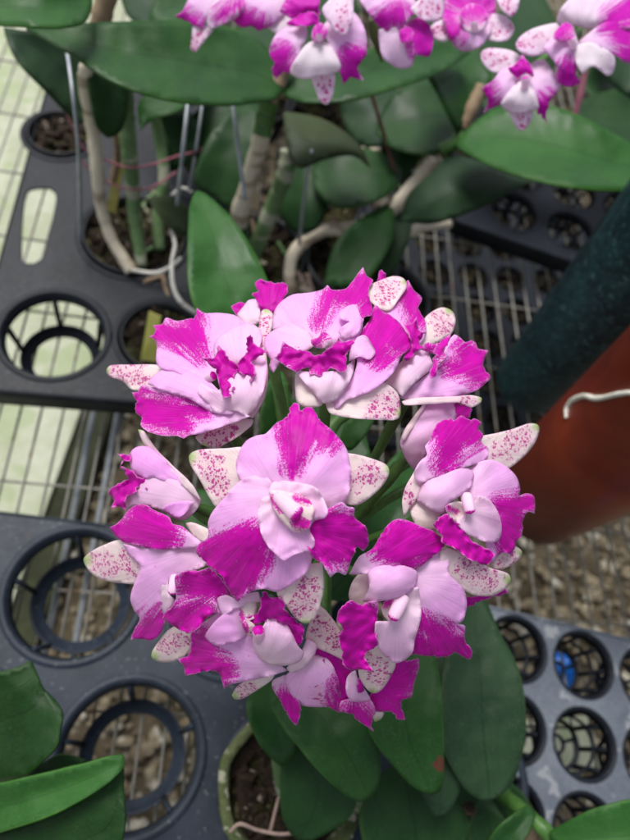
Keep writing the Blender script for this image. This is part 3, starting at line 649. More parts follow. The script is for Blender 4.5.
flower(plant, D1, 6, (175, 575), CORE, [
 (SP, [(14,510),(50,475),(100,450),(160,433),(230,460),(280,520),(240,600),(160,603),(90,590),(40,560)], (290,520), (14,512), (-7,-9,2,-1), dict(green=11, dots=[(80,520,34,130,540,26),(180,520,26,195,545,24)])),
 (SP, [(5,325),(25,290),(60,250),(100,235),(140,260),(130,310),(100,340),(50,355),(10,345)], (150,240), (8,335), (-7,-9,2,-1), dict(crop=6, green=9, dots=[(55,300,22,90,285,24)])),
 (SP, [(413,368),(435,363),(475,375),(508,395),(505,425),(470,440),(435,405)], (500,440), (420,366), (-3,-5,1,-1), dict(cream=.9, dots=None, green=0)),
 (P, [(170,450),(230,462),(300,465),(450,450),(500,530),(430,560),(380,575),(335,620),(325,700),(333,740),(325,790),(285,828),(240,822),(198,826),(212,790),(235,745),(212,710),(198,660),(215,600),(235,540),(190,490)], (470,500), (250,800), (1,-7,5,-4), dict(splash=[(215,810,36,310,740,20),(270,780,40,280,760,30)], cream=.2, ruffle=1.2)),
 (P, [(118,387),(140,372),(160,355),(195,312),(240,290),(290,313),(350,343),(362,368),(400,378),(440,410),(478,442),(450,462),(370,470),(300,472),(230,458),(180,446),(148,425)], (475,448), (125,388), (3,-3,4,-3), dict(splash=[(150,395,40,320,400,58),(240,320,30,300,360,30)], cream=.1)),
 (LP, [(318,622),(345,588),(352,650),(372,672),(350,715),(330,728),(318,700)], (360,620), (325,700), (4,2,1,0), dict(cream=.95)),
 (LP, [(375,575),(420,556),(480,552),(515,542),(550,580),(592,640),(575,665),(540,675),(545,705),(550,722),(505,735),(470,775),(430,802),(400,790),(350,762),(322,742),(340,715),(358,700),(380,660),(375,620)], (540,640), (340,740), (6,7,2,3), dict(splash=[(450,600,52,540,610,44),(380,740,40,480,730,44),(350,735,22,400,780,22)], cream=.3, ruffle=1.5)),
 (CO, (378,575), (362,648), 22, 20, 6),
], 5)
flower(plant, D1, 0, (190, 505), CORE, [
 (P, [(200,90),(240,64),(290,76),(340,130),(400,190),(450,235),(478,275),(465,305),(420,352),(380,352),(330,322),(290,307),(220,297),(180,312),(165,260),(215,220),(222,185),(205,140)], (478,285), (210,200), (-2,0,5,-6), dict(cream=.7)),
 (P, [(200,85),(240,63),(290,75),(360,145),(440,228),(380,215),(300,190),(225,185),(198,140)], (440,228), (205,90), (1,2,3,-2), dict(cream=.05)),
 (P, [(322,312),(355,290),(420,278),(452,285),(420,320),(380,348)], (450,285), (330,312), (3,4,1,-1), dict(cream=0)),
 (LP, [(148,95),(175,96),(200,92),(196,120),(165,122),(160,145),(200,155),(225,185),(262,190),(301,205),(270,230),(225,222),(215,250),(180,265),(178,290),(187,325),(160,302),(118,310),(132,280),(113,245),(140,215),(175,200),(190,195),(180,172),(158,150),(170,120)], (225,200), (125,260), (3,0,1,2), dict(splash='all', ruffle=1.8)),
 (SP, [(228,-2),(250,3),(300,75),(370,145),(440,213),(474,275),(440,252),(350,175),(290,105),(245,42)], (470,272), (232,0), (3,-2,1,0), dict(cream=.6, dots=None, green=4)),
], 5)
flower(plant, D1, 10, (255, 630), CORE, [
 (SP, [(160,135),(180,60),(205,15),(250,60),(290,130),(300,215),(250,190),(195,165)], (200,20), (290,200), (-5,-6,2,-2), dict(crop=7, green=0, cream=.8, dots=[(210,90,22,260,130,26)])),
 (SP, [(258,458),(280,425),(330,405),(395,385),(385,408),(340,440),(290,469),(265,469)], (400,390), (262,460), (-6,-8,1,0), dict(green=8, dots=[(290,440,12,320,430,12)])),
 (P, [(130,260),(180,220),(215,200),(250,200),(290,170),(300,220),(320,265),(350,310),(410,360),(432,380),(380,397),(300,415),(250,425),(234,438),(225,410),(218,388),(180,382),(150,386),(112,396),(105,370),(88,342),(120,330),(130,290)], (400,370), (115,370), (0,-5,5,-4), dict(splash=[(120,345,44,215,380,34),(160,290,28,160,330,36)], cream=.2, ruffle=1.4)),
 (P, [(212,152),(240,143),(280,160),(298,140),(340,133),(350,165),(312,165),(282,182),(250,197),(235,216),(218,195)], (350,180), (220,170), (4,4,2,0), dict(cream=.6)),
 (P, [(173,272),(200,230),(240,195),(290,170),(300,230),(305,272),(250,297),(205,301)], (300,255), (185,270), (4,3,4,-3), dict(cream=.1)),
 (P, [(323,282),(350,250),(375,213),(412,213),(442,250),(465,300),(485,325),(470,352),(430,364),(380,362),(340,335)], (370,350), (430,230), (5,5,5,-5), dict(cream=.75)),
 (LP, [(303,212),(325,205),(345,185),(348,140),(365,130),(385,150),(412,148),(430,190),(452,215),(482,240),(482,280),(465,308),(440,262),(402,225),(370,220),(340,235),(320,233)], (370,215), (450,240), (8,7,1,2), dict(splash='all', ruffle=1.5)),
 (P, [(430,372),(470,330),(495,280),(527,305),(500,360),(450,388)], (440,380), (515,300), (-1,-1,2,-2), dict(cream=1)),
 (LP, [(280,192),(295,160),(325,150),(337,180),(330,212),(312,222),(332,240),(325,272),(303,266),(288,232)], (310,210), (310,265), (7,8,2,-2), dict(cream=1, mat='petal_white', splash=[(284,200,3,300,250,4)], soft=6)),
 (CO, (345,285), (340,245), 18, 18, 8),
], 6, freckle=True)
flower(plant, D1, 2, (325, 665), CORE, [
 (P, [(92,262),(150,230),(190,188),(240,210),(275,280),(285,350),(287,392),(262,388),(245,376),(200,375),(150,370),(120,345),(95,305)], (190,200), (200,372), (0,-3,5,-4), dict(splash=[(275,300,6,275,390,16)], cream=.3, dots=[(200,330,14,240,350,14)])),
 (P, [(42,287),(70,270),(92,262),(105,310),(142,370),(138,415),(128,440),(118,436),(90,392),(62,340),(45,312)], (90,265), (128,438), (-3,-6,2,-1), dict(splash=[(90,360,30,125,410,30)], cream=.3)),
 (P, [(188,182),(205,168),(240,172),(285,200),(325,245),(310,290),(310,345),(302,390),(270,385),(268,300),(245,240)], (215,175), (290,380), (-1,-3,2,-2), dict(splash='all')),
 (P, [(285,355),(330,345),(385,350),(405,390),(394,415),(397,461),(370,440),(345,425),(320,402),(280,388)], (330,340), (396,455), (0,-4,2,0), dict(splash=[(330,390,22,390,430,14)], cream=.3, dots=[(340,380,20,370,400,20)])),
 (P, [(370,360),(400,315),(435,265),(465,222),(500,210),(530,212),(556,203),(556,240),(540,290),(530,340),(512,344),(495,352),(500,390),(513,416),(495,424),(478,412),(460,394),(420,390),(395,388)], (400,330), (520,380), (-3,-5,4,-3), dict(splash=[(400,365,40,500,250,50),(480,360,40,500,400,40)], ruffle=1.4)),
 (SP, [(393,400),(415,392),(434,396),(425,415),(402,427)], (400,380), (410,425), (-9,-9,0,0), dict(dots=None, green=6)),
 (LP, [(305,270),(335,248),(348,290),(372,320),(387,350),(350,357),(318,352),(303,325)], (330,270), (370,350), (4,3,2,3), dict(cream=.5)),
 (LP, [(345,270),(358,285),(365,305),(373,325),(362,332),(345,328),(338,300)], (350,285), (360,330), (6,5,1,0), dict(splash='all')),
], 7, freckle=True)

# flower stalks, canes and leaves of the front orchid
tube_px('flower_stalk', plant, [(318,742,.10,6),(322,705,.16,6),(326,650,.22,5.5),(326,600,.27,5.5),(325,558,.298,6)], 'stalk', 12)
for pts in ([(325,556,.298,5),(352,520,.315,5),(378,485,.325,5.5),(408,460,.33,7),(425,450,.335,8)],
            [(325,556,.298,5),(360,520,.31,5),(395,495,.325,5),(425,483,.33,7)],
            [(322,552,.298,5),(322,490,.315,6),(330,430,.325,7),(355,410,.325,6)],
            [(320,552,.298,5),(292,480,.315,6),(284,420,.325,8),(280,385,.33,9)],
            [(318,552,.298,5),(270,540,.31,5),(215,522,.318,7),(195,508,.32,7)]):
    tube_px('pedicel', plant, pts, 'stalk', 10)
for pts, b, t in (([(262,440),(262,400),(272,375),(283,372),(292,400),(296,440)], (278,440), (277,372)),
                  ([(340,445),(345,425),(362,405),(378,402),(372,425),(352,450)], (342,450), (375,404))):
    leaf_sheet('bract', plant, pts, b, t, .318, .325, .003, .002, 'leaf_bright', 4.0, .0008)
tube_px('pseudobulb', plant, [(285,790,.085,9),(282,760,.12,10),(290,725,.17,9),(300,695,.21,6)], 'cane_green', 14, nodes=3)
tube_px('pseudobulb', plant, [(330,800,.085,8),(345,765,.12,10),(372,725,.17,9),(395,690,.21,6)], 'cane_green', 14, nodes=3)
tube_px('pseudobulb', plant, [(345,810,.085,8),(385,790,.11,9),(425,735,.15,8),(455,665,.20,6)], 'cane_green', 14, nodes=3)
def FL(*a, **k): return leaf_sheet('leaf', plant, *a, **k)
BROWN = at(440, 763, .232)
M['leaf_spot'] = leaf_material('spotted leaf', (.012, .052, .010), (.026, .090, .018), .35, .45, spot=(BROWN, .0052))
FL([(285,730),(272,705),(290,690),(330,690),(360,705),(376,735),(381,765),(378,788),(363,802),(345,795),(320,772),(300,748)], (300,690), (364,802), .21, .205, .012, .005, 'leaf')
o = FL([(368,722),(375,690),(400,650),(430,640),(440,680),(443,720),(444,765),(442,788),(432,795),(412,786),(390,762),(374,740)], (410,650), (433,795), .235, .22, .010, .006, 'leaf_spot')
o['label'] = 'leaf with a brown damaged spot on its edge'
FL([(440,735),(445,660),(462,610),(482,590),(500,632),(517,665),(525,700),(525,740),(515,778),(500,796),(480,800),(460,782)], (470,600), (492,800), .20, .19, .012, .004, 'leaf_dull')
FL([(405,690),(430,640),(462,620),(468,700),(466,770),(450,812),(436,818),(425,800),(410,750)], (440,630), (440,818), .185, .18, .01, .004, 'leaf_dull')
FL([(248,715),(250,695),(275,680),(292,700),(297,730),(292,757),(280,766),(262,748)], (270,685), (281,766), .18, .17, .008, .004, 'leaf')
FL([(280,790),(284,750),(300,735),(330,770),(356,800),(345,822),(305,842),(285,825)], (330,740), (300,845), .15, .13, .01, .004, 'leaf_deep')
FL([(360,825),(370,790),(395,765),(430,775),(455,800),(470,830),(440,870),(380,870)], (410,760), (415,870), .14, .13, .008, .004, 'leaf_deep')
FL([(420,790),(470,770),(520,790),(540,840),(520,880),(450,870)], (460,770), (500,880), .10, .08, .006, .004, 'leaf_deep')
FL([(188,240),(190,205),(196,191),(206,194),(230,216),(252,248),(268,282),(280,330),(262,355),(225,345),(198,312),(189,285)], (258,350), (197,192), .235, .255, .008, .006, 'leaf_bright')
FL([(300,590),(270,540),(262,470),(285,410),(320,380),(355,410),(372,470),(360,540),(335,590)], (325,600), (320,382), .24, .25, .008, .006, 'leaf_deep')
FL([(330,600),(345,540),(375,480),(415,440),(440,452),(436,500),(410,550),(370,595)], (335,602), (436,445), .22, .23, .008, .006, 'leaf')
FL([(310,600),(260,590),(205,555),(180,515),(195,490),(240,500),(290,540)], (315,600), (186,500), .22, .23, .008, .006, 'leaf')
mbd = MB()
for k in range(9):
    a = k / 9 * 6.28; c = at(467, 808, .16)
    mbd.tube([c, c + Vector((math.cos(a) * .003, math.sin(a) * .003, .002)), c + Vector((math.cos(a) * .0038, math.sin(a) * .0038, .007))], [.0016, .0013, .0006], 6)
mbd.build('dry_sheath', M['bark'], plant, at(467, 808, .16))
# ------------------------------------------------------------------ the orchids behind
D2 = dome(345, 10, .43, .02, 150.0); D3 = dome(565, 60, .44, .02, 150.0)
pc = empty('orchid_plant', at(262, 250, .06), 'back orchid at top centre with a very long horizontal green leaf and pale flowers', 'orchid', 'orchids growing behind the front cluster')
pr_ = empty('orchid_plant', at(290, 285, .06), 'back orchid at top right with a creeping pale cane and broad glossy leaf', 'orchid', 'orchids growing behind the front cluster')
pl = empty('orchid_plant', at(132, 265, .06), 'back orchid at top left with a bare cream cane beside a ringed green cane', 'orchid', 'orchids growing behind the front cluster')
CB = atd(355, -30, .50); CR = atd(590, 10, .52); C4 = atd(440, -20, .50)
far = dict(mat='petal_far')
def FF(pl_, D, off, base, core, items, crop): flower(pl_, D, off, base, core, items, crop, mat='petal_far', step=3.0)
FF(pc, D2, 0, (225, 5), CB, [
 (P, [(28,42),(45,30),(60,0),(80,-30),(140,-20),(130,20),(112,42),(100,75),(65,62)], (120,-10), (35,42), (0,-3,3,-2), dict(splash=[(32,42,16,70,60,10)])),
 (SP, [(70,100),(74,68),(112,66),(126,80),(100,112),(80,137),(67,128)], (110,50), (72,134), (-3,-6,1,0), dict()),
 (P, [(110,62),(115,30),(130,0),(160,-30),(220,-20),(212,20),(190,45),(150,65),(120,76)], (180,-20), (115,66), (3,0,3,-2), dict(cream=.7, splash=[(150,40,4,190,10,4)])),
 (P, [(172,50),(195,30),(225,-20),(330,-20),(322,20),(300,50),(268,74),(245,82),(232,70),(200,72),(188,62)], (270,-20), (210,68), (1,-3,3,-3), dict(splash=[(185,45,18,245,74,16)])),
 (P, [(270,70),(300,45),(325,20),(345,30),(340,70),(310,90),(285,85)], (340,20), (280,80), (-3,-4,1,0), dict(cream=1)),
], 10)
FF(pc, D2, 6, (325, 30), CB, [
 (SP, [(383,200),(405,180),(445,195),(447,210),(442,245),(436,262),(425,276),(408,268),(396,242)], (415,150), (425,275), (-3,-5,1,-1), dict()),
 (P, [(300,30),(335,-20),(400,-20),(408,38),(370,35),(345,52),(325,45)], (370,30), (370,-20), (2,0,2,0), dict(splash=[(350,20,30,395,15,20)])),
 (P, [(276,122),(285,100),(300,80),(350,58),(375,85),(350,145),(330,192),(310,190),(290,207),(280,180),(284,165),(273,140)], (370,90), (285,180), (0,-5,4,-3), dict(splash=[(290,190,26,300,150,20)])),
 (P, [(415,70),(440,45),(480,25),(512,50),(530,100),(527,150),(507,175),(522,212),(495,205),(488,202),(470,222),(455,180),(430,120)], (415,85), (500,195), (0,-5,4,-3), dict(splash=[(480,200,24,500,160,26)])),
 (LP, [(328,188),(345,150),(380,110),(430,115),(462,175),(440,196),(405,200),(385,207),(350,206)], (400,110), (385,205), (3,1,3,-2), dict(cream=1)),
 (LP, [(318,62),(345,42),(375,30),(402,40),(400,65),(370,68),(330,68)], (380,80), (350,40), (4,3,1,1), dict(splash='all')),
 (LP, [(385,100),(390,72),(410,58),(427,80),(417,108),(400,112)], (405,110), (408,62), (6,5,1,0), dict(cream=.7, splash=[(405,85,8,405,70,8)])),
 (SP, [(412,28),(430,0),(450,-20),(492,-20),(494,40),(482,85),(465,94),(440,72)], (465,-20), (467,92), (9,8,1,-1), dict()),
 (CO, (405,105), (405,82), 9, 8, 9),
], 10)
FF(pr_, D2, 3, (400, 25), CB, [
 (P, [(48,120),(44,70),(90,60),(142,38),(172,80),(162,132),(130,130),(120,156),(90,160),(60,142)], (110,50), (90,155), (-2,-6,4,-3), dict(splash=[(145,70,30,150,115,16)], cream=.5)),
 (P, [(0,0),(20,-20),(112,-20),(132,20),(100,60),(75,78),(50,66),(28,42)], (90,-10), (60,70), (3,-1,4,-3), dict(splash=[(50,55,16,90,30,14)])),
 (SP, [(118,20),(150,-10),(190,-15),(196,25),(182,50),(148,46)], (110,0), (190,30), (4,2,1,0), dict()),
 (LP, [(90,80),(105,60),(125,72),(118,95),(98,98)], (105,60), (105,95), (5,5,0,1), dict(splash='all')),
], 11)
FF(pr_, D3, 0, (472, 20), C4, [
 (SP, [(163,78),(170,56),(200,43),(214,80),(192,98)], (215,65), (166,75), (-4,-5,1,0), dict()),
 (SP, [(295,90),(308,33),(340,38),(360,65),(347,92),(320,97)], (295,60), (357,70), (-4,-5,1,0), dict()),
 (P, [(198,62),(192,20),(210,-15),(305,-15),(317,30),(302,80),(282,107),(242,121),(215,102)], (258,50), (235,115), (0,-3,4,-4), dict(splash=[(220,74,12,205,30,6),(225,0,16,290,5,18)])),
 (LP, [(233,30),(258,8),(292,22),(296,60),(262,80),(240,60)], (265,60), (265,12), (4,4,1,2), dict(cream=.5, splash=[(245,30,6,285,22,10)])),
 (SP, [(315,-10),(372,-10),(367,25),(352,40),(333,26)], (345,-20), (350,36), (3,2,1,0), dict()),
 (CO, (268,70), (265,45), 9, 7, 8),
], 11)
FF(pr_, D3, 2, (522, 80), CR, [
 (SP, [(281,125),(300,112),(350,117),(378,135),(352,168),(310,168),(288,150)], (370,160), (284,122), (-3,-4,1,-1), dict()),
 (SP, [(350,260),(378,240),(404,262),(393,292),(375,307),(360,292)], (375,230), (375,304), (-3,-4,1,-1), dict()),
 (P, [(283,206),(310,188),(330,163),(370,148),(392,200),(372,242),(330,243),(288,264),(296,230)], (375,180), (288,235), (0,-4,4,-3), dict(splash=[(290,215,16,300,245,14)])),
 (P, [(395,152),(430,138),(452,170),(469,200),(442,240),(436,287),(420,270),(404,240),(383,200)], (390,180), (430,270), (0,-4,4,-3), dict(splash=[(430,262,20,440,235,8)])),
 (LP, [(328,242),(358,200),(385,188),(407,210),(417,252),(386,262),(350,264)], (385,195), (370,262), (3,1,3,-2), dict(cream=1)),
 (LP, [(343,160),(362,150),(378,128),(400,155),(404,180),(380,172),(366,186)], (378,170), (380,130), (5,5,1,1), dict(splash='all', ruffle=1.4)),
 (CO, (385,205), (385,178), 9, 8, 8),
], 11)
FF(pr_, D3, 8, (575, 40), CR, [
 (SP, [(363,105),(375,84),(410,64),(460,54),(470,92),(440,121),(400,131),(375,122)], (465,75), (366,108), (-3,-4,1,-1), dict()),
 (P, [(458,52),(470,18),(510,-15),(640,-15),(652,62),(582,72),(500,62)], (520,60), (540,-10), (-2,-2,4,-3), dict(splash=[(590,40,12,640,20,20)], cream=.7)),
 (P, [(428,112),(458,80),(500,73),(514,130),(503,170),(516,192),(490,203),(460,190),(456,150)], (495,85), (485,195), (1,-4,4,-3), dict(splash=[(485,180,22,490,160,10)])),
 (P, [(508,100),(560,58),(630,38),(655,60),(655,140),(622,148),(600,132),(560,112)], (520,90), (640,110), (1,-3,4,-3), dict(splash=[(590,60,14,620,90,12),(620,130,10,655,120,20)])),
 (LP, [(498,110),(540,98),(592,130),(592,166),(577,177),(545,155),(520,172),(505,150)], (520,100), (575,165), (4,1,3,-2), dict(cream=1)),
 (LP, [(450,88),(466,60),(482,52),(500,68),(498,100),(470,98)], (485,100), (470,60), (6,6,1,1), dict(splash=[(462,75,12,480,62,10)], cream=.6)),
 (CO, (500,110), (490,85), 9, 8, 9),
], 11)
def LF(pl_, *a, **k): return leaf_sheet('leaf', pl_, *a, step=6.0, **k)
# centre plant
LF(pc, [(26,28),(60,24),(130,21),(190,20),(245,32),(270,52),(284,88),(276,98),(262,101),(222,105),(165,99),(112,81),(68,52)], (283,94), (27,28), .265, .30, .012, .008, 'leaf')
LF(pc, [(284,94),(290,80),(330,60),(395,42),(440,38),(470,52),(440,72),(400,86),(350,100),(305,102)], (285,96), (468,52), .262, .27, .01, .007, 'leaf')
LF(pc, [(195,182),(203,150),(222,118),(246,104),(262,110),(256,150),(246,182),(240,215),(215,198)], (252,108), (225,215), .17, .11, .006, .005, 'leaf_deep')
LF(pc, [(284,112),(320,118),(345,132),(362,148),(371,168),(352,156),(325,160),(300,168),(288,150)], (286,118), (370,166), .21, .19, .008, -.008, 'leaf_olive')
LF(pc, [(330,205),(312,180),(318,158),(350,148),(380,152),(402,172),(392,192),(360,206)], (400,165), (318,180), .15, .13, .008, .005, 'leaf_deep')
LF(pc, [(178,150),(190,118),(215,100),(240,104),(225,135),(200,160),(190,175)], (240,100), (182,165), .15, .11, .008, .004, 'leaf_deep')
# left plant
LF(pl, [(-10,-10),(88,-10),(92,8),(84,22),(60,27),(30,26),(-10,22)], (92,8), (-12,5), .32, .33, .01, .005, 'leaf_bright')
LF(pl, [(3,27),(22,30),(60,34),(84,60),(88,100),(84,120),(72,118),(47,92),(17,60)], (85,110), (4,28), .19, .25, .006, .005, 'leaf_dull')
LF(pl, [(88,70),(118,66),(128,95),(122,130),(108,138),(96,125)], (105,65), (112,137), .24, .19, .004, .004, 'leaf_deep')
LF(pl, [(140,100),(170,92),(195,100),(176,112),(150,120),(140,130)], (195,98), (142,120), .23, .22, .004, .003, 'leaf')
LF(pl, [(148,198),(168,196),(186,205),(196,222),(184,236),(166,224)], (192,232), (150,198), .12, .15, .004, .004, 'leaf_olive')
LF(pl, [(150,10),(165,-10),(200,-10),(195,12),(170,24),(150,22)], (200,-5), (150,20), .22, .22, .004, .003, 'leaf')
# right plant
LF(pr_, [(375,130),(395,92),(430,78),(452,100),(458,140),(432,154),(396,149)], (455,118), (378,132), .19, .17, .008, .006, 'leaf_deep')
LF(pr_, [(424,66),(445,48),(482,52),(492,84),(474,112),(458,135),(440,98)], (458,133), (440,50), .22, .25, .008, .007, 'leaf')
LF(pr_, [(457,146),(468,128),(494,110),(535,103),(578,115),(632,144),(672,170),(640,188),(601,190),(547,183),(492,166)], (456,146), (672,172), .23, .27, .016, .010, 'leaf_bright')
LF(pr_, [(402,220),(408,195),(432,172),(452,152),(468,158),(494,166),(532,181),(506,195),(473,211),(432,224)], (455,155), (410,221), .20, .17, .01, -.004, 'leaf_dull')
LF(pr_, [(325,284),(334,246),(358,220),(392,202),(394,234),(378,265),(360,284)], (392,208), (335,284), .14, .12, .006, .004, 'leaf')
LF(pr_, [(560,120),(590,96),(640,88),(650,140),(620,150),(585,135)], (650,120), (562,118), .17, .17, .006, .004, 'leaf_deep')
LF(pr_, [(575,80),(600,60),(640,60),(640,100),(600,100)], (640,80), (576,82), .15, .16, .006, .004, 'leaf_deep')
LF(pr_, [(390,60),(420,40),(470,40),(480,10),(440,-10),(400,0),(380,30)], (470,20), (385,50), .16, .16, .006, .004, 'leaf_deep')
LF(pc, [(250,-10),(330,-20),(360,10),(330,60),(280,80),(240,40)], (330,60), (255,0), .16, .16, .006, .004, 'leaf_deep')
LF(pr_, [(480,40),(500,10),(540,-10),(560,40),(540,100),(500,90)], (540,90), (500,0), .16, .16, .006, .004, 'leaf_deep')
for i, (pts, b, t, zb, zt, mt, ow) in enumerate((
    ([(205,95),(230,80),(262,95),(268,130),(250,160),(222,170),(205,140)], (262,92), (222,168), .13, .10, 'leaf_deep', pc),
    ([(290,230),(278,200),(285,170),(305,150),(325,165),(330,200),(315,230)], (308,152), (302,232), .12, .09, 'leaf_deep', pc),
    ([(340,100),(370,82),(400,92),(408,120),(385,145),(352,140)], (400,92), (345,135), .16, .13, 'leaf_dull', pc),
    ([(395,110),(420,120),(425,150),(405,178),(385,165),(382,130)], (405,112), (400,177), .15, .12, 'leaf', pr_),
    ([(372,262),(380,230),(398,208),(412,218),(405,250),(388,278)], (402,210), (376,275), .13, .10, 'leaf_dull', pr_),
    ([(205,250),(215,215),(240,205),(250,235),(240,270),(215,285)], (240,207), (212,284), .10, .09, 'leaf_deep', pc),
    ([(140,60),(180,55),(215,72),(200,100),(165,112),(140,92)], (212,72), (142,80), .17, .15, 'leaf_deep', pl),
    ([(160,115),(185,108),(200,130),(190,160),(172,172),(160,145)], (188,108), (172,171), .14, .11, 'leaf_deep', pl),
    ([(120,-10),(170,-15),(215,-10),(210,18),(165,28),(130,18)], (210,0), (122,5), .20, .20, 'leaf_dull', pl),
    ([(600,20),(640,10),(660,60),(640,100),(610,80)], (650,20), (615,90), .20, .18, 'leaf_dull', pr_),
    ([(480,95),(510,85),(540,100),(570,130),(560,150),(520,130),(490,115)], (480,100), (568,148), .16, .14, 'leaf_deep', pr_))):
    leaf_sheet('leaf', ow, pts, b, t, zb, zt, .008, .006, mt, step=6.0)
# canes
T = tube_px
T('cane', pl, [(108,-8,.30,10),(101,20,.28,10),(96,45,.26,9),(90,60,.25,8)], 'cane_brown', 14, nodes=2)
T('cane', pl, [(90,58,.25,7),(85,80,.23,7),(93,130,.18,6.8),(97,165,.15,6.5),(101,205,.11,5.5),(112,240,.08,5.5),(132,271,.06,7)], 'cane_pale', n=14, nodes=5, wob=.16)
T('cane', pl, [(124,70,.24,7),(126,105,.20,8),(129,150,.16,8),(133,190,.12,7),(136,225,.09,6.5),(142,266,.062,5)], 'cane_green', 14, nodes=6)
T('cane', pl, [(150,100,.18,5),(160,140,.14,6),(164,180,.11,5.5),(158,215,.08,6),(160,250,.06,5)], 'cane_green', 12, nodes=4)
T('cane', pl, [(112,125,.17,3),(118,150,.14,4),(112,185,.11,4)], 'cane_brown', 10)
T('cane', pc, [(287,60,.28,8),(278,82,.265,8),(268,101,.255,8)], 'cane_brown', 14, nodes=1)
T('cane', pc, [(270,98,.255,9),(266,115,.24,10),(262,135,.225,9)], 'stalk', 14, nodes=1)
T('cane', pc, [(264,128,.225,9),(258,150,.20,8.5),(248,185,.16,8),(240,215,.12,9),(240,250,.06,8)], 'cane_pale', 14, nodes=3)
T('cane', pc, [(288,150,.19,7),(286,172,.17,9),(277,195,.14,8),(264,228,.10,8),(252,258,.06,8)], 'cane_green', 14, nodes=3)
T('cane', pr_, [(436,156,.19,8),(418,182,.16,8.5),(398,203,.14,8),(374,222,.12,8),(350,229,.10,7),(325,230,.09,7),(305,240,.08,7),(291,260,.07,6),(290,290,.06,6)], 'cane_pale', 14, nodes=6)
T('cane', pr_, [(482,86,.25,6),(472,108,.235,7),(462,128,.22,6)], 'cane_brown', 12, nodes=2)
T('cane', pr_, [(463,126,.22,6),(456,142,.21,7),(440,150,.20,6)], 'stalk', 12)
T('cane', pr_, [(382,200,.10,5),(400,232,.08,5),(420,228,.07,5),(450,224,.07,4)], 'cane_pale', 10, nodes=3)
T('twig', pr_, [(371,92,.22,1.8),(384,135,.18,2),(394,170,.15,2),(400,205,.12,2),(405,238,.09,3)], 'twig', 8)
T('twig', pr_, [(585,70,.22,3),(580,95,.20,3.5),(574,118,.18,3)], 'pink', 8)
T('dry_bract', pr_, [(371,20,.36,3),(376,40,.35,4.5),(382,62,.34,1)], 'leaf_olive', 8)
random.seed(3)
for i in range(34):                       # old canes and roots in the dark between the pots
    x = random.uniform(150, 420); y = random.uniform(120, 290)
    T('root', pc if x < 290 else pr_, [(x, y, .06, 2), (x + random.uniform(-25, 25), y + random.uniform(10, 30), .05, 2.5), (x + random.uniform(-50, 50), y + random.uniform(20, 60), .03, 2)],
      random.choice(['cane_brown', 'root_brown', 'cane_pale', 'cane_green']), 8, nodes=2)

# aerial roots that show up pale
def thing_tube(name, pts, mat, label, cat, group=None, **k):
    return tag(tube_px(name, None, pts, mat, **k), label, cat, group)
T('aerial_root', pc, [(172,195,.15,1.5),(182,188,.15,1.6),(192,192,.15,1.5)], 'root', 8)
T('aerial_root', pc, [(171,228,.13,1.8),(175,245,.125,2),(172,262,.12,2),(173,285,.115,2.2),(181,302,.11,2.4),(196,313,.10,2)], 'root', 10)
T('aerial_root', pl, [(132,270,.07,2),(155,273,.07,2),(172,266,.08,2),(181,258,.09,1.8)], 'root', 10)
T('aerial_root', plant, [(230,832,.12,1.6),(240,824,.125,2),(258,830,.12,1.8),(285,834,.12,1.8),(320,826,.12,1.8),(348,815,.13,1.5),(358,806,.14,1)], 'root_brown', 10)
T('aerial_root', plant, [(279,796,.12,1.5),(275,812,.12,1.7),(270,832,.115,1.8)], 'root_brown', 10)
T('aerial_root', plant, [(410,788,.14,1.5),(390,808,.13,2),(368,834,.12,2)], 'twig', 10)

# ------------------------------------------------------------------ leafy plants at the lower corners
p1 = empty('foliage_plant', at(-60, 800, .06), 'plant with broad dark green leaves reaching in at the lower left corner over the tray', 'plant')
leaf_sheet('leaf', p1, [(-60,680),(0,672),(20,666),(31,661),(38,676),(43,688),(55,700),(63,713),(60,728),(57,745),(42,762),(20,778),(-60,795)], (-60,735), (40,668), .17, .215, .01, .008, 'leaf_dark', 5.0)
leaf_sheet('leaf', p1, [(-60,795),(0,784),(41,775),(82,765),(110,757),(123,755),(124,766),(108,782),(80,800),(50,815),(20,826),(-60,850)], (-60,822), (123,757), .18, .225, .008, .007, 'leaf_bright', 5.0)
leaf_sheet('leaf', p1, [(124,766),(124,785),(125,815),(122,838),(110,870),(-40,890),(-60,850),(20,827),(50,816),(82,800),(108,783)], (-50,860), (124,800), .165, .214, .004, .004, 'leaf_dark', 5.0)
leaf_sheet('leaf', p1, [(20,776),(45,762),(60,755),(86,760),(80,768),(50,778)], (15,775), (84,762), .14, .16, .003, .003, 'leaf_deep', 5.0)
T('stem', p1, [(-60,800,.06,8),(-60,790,.12,8),(-60,760,.17,7)], 'stalk', 10)
p2 = empty('foliage_plant', at(545, 850, .06), 'plant at the lower right corner with glossy green leaves on a thick jointed stem', 'plant')
leaf_sheet('leaf', p2, [(550,832),(575,818),(601,807),(632,800),(670,800),(680,850),(640,870),(580,862),(556,850)], (551,836), (680,825), .16, .19, .01, .007, 'leaf_bright', 5.0)
leaf_sheet('leaf', p2, [(486,850),(495,832),(510,818),(528,806),(536,814),(530,830),(515,850),(495,870)], (532,810), (488,862), .17, .15, .006, .005, 'leaf', 5.0)
leaf_sheet('leaf', p2, [(470,850),(472,812),(485,790),(500,812),(512,835),(495,870)], (490,795), (485,868), .13, .12, .006, .004, 'leaf_deep', 5.0)
T('stem', p2, [(494,783,.10,6),(505,797,.12,8),(520,808,.14,7),(536,822,.15,7),(550,838,.15,8),(552,862,.12,9)], 'stalk', 12, nodes=3)
T('stem', p2, [(536,822,.14,4),(532,840,.12,9),(540,870,.08,9)], 'cane_brown', 12, nodes=2)

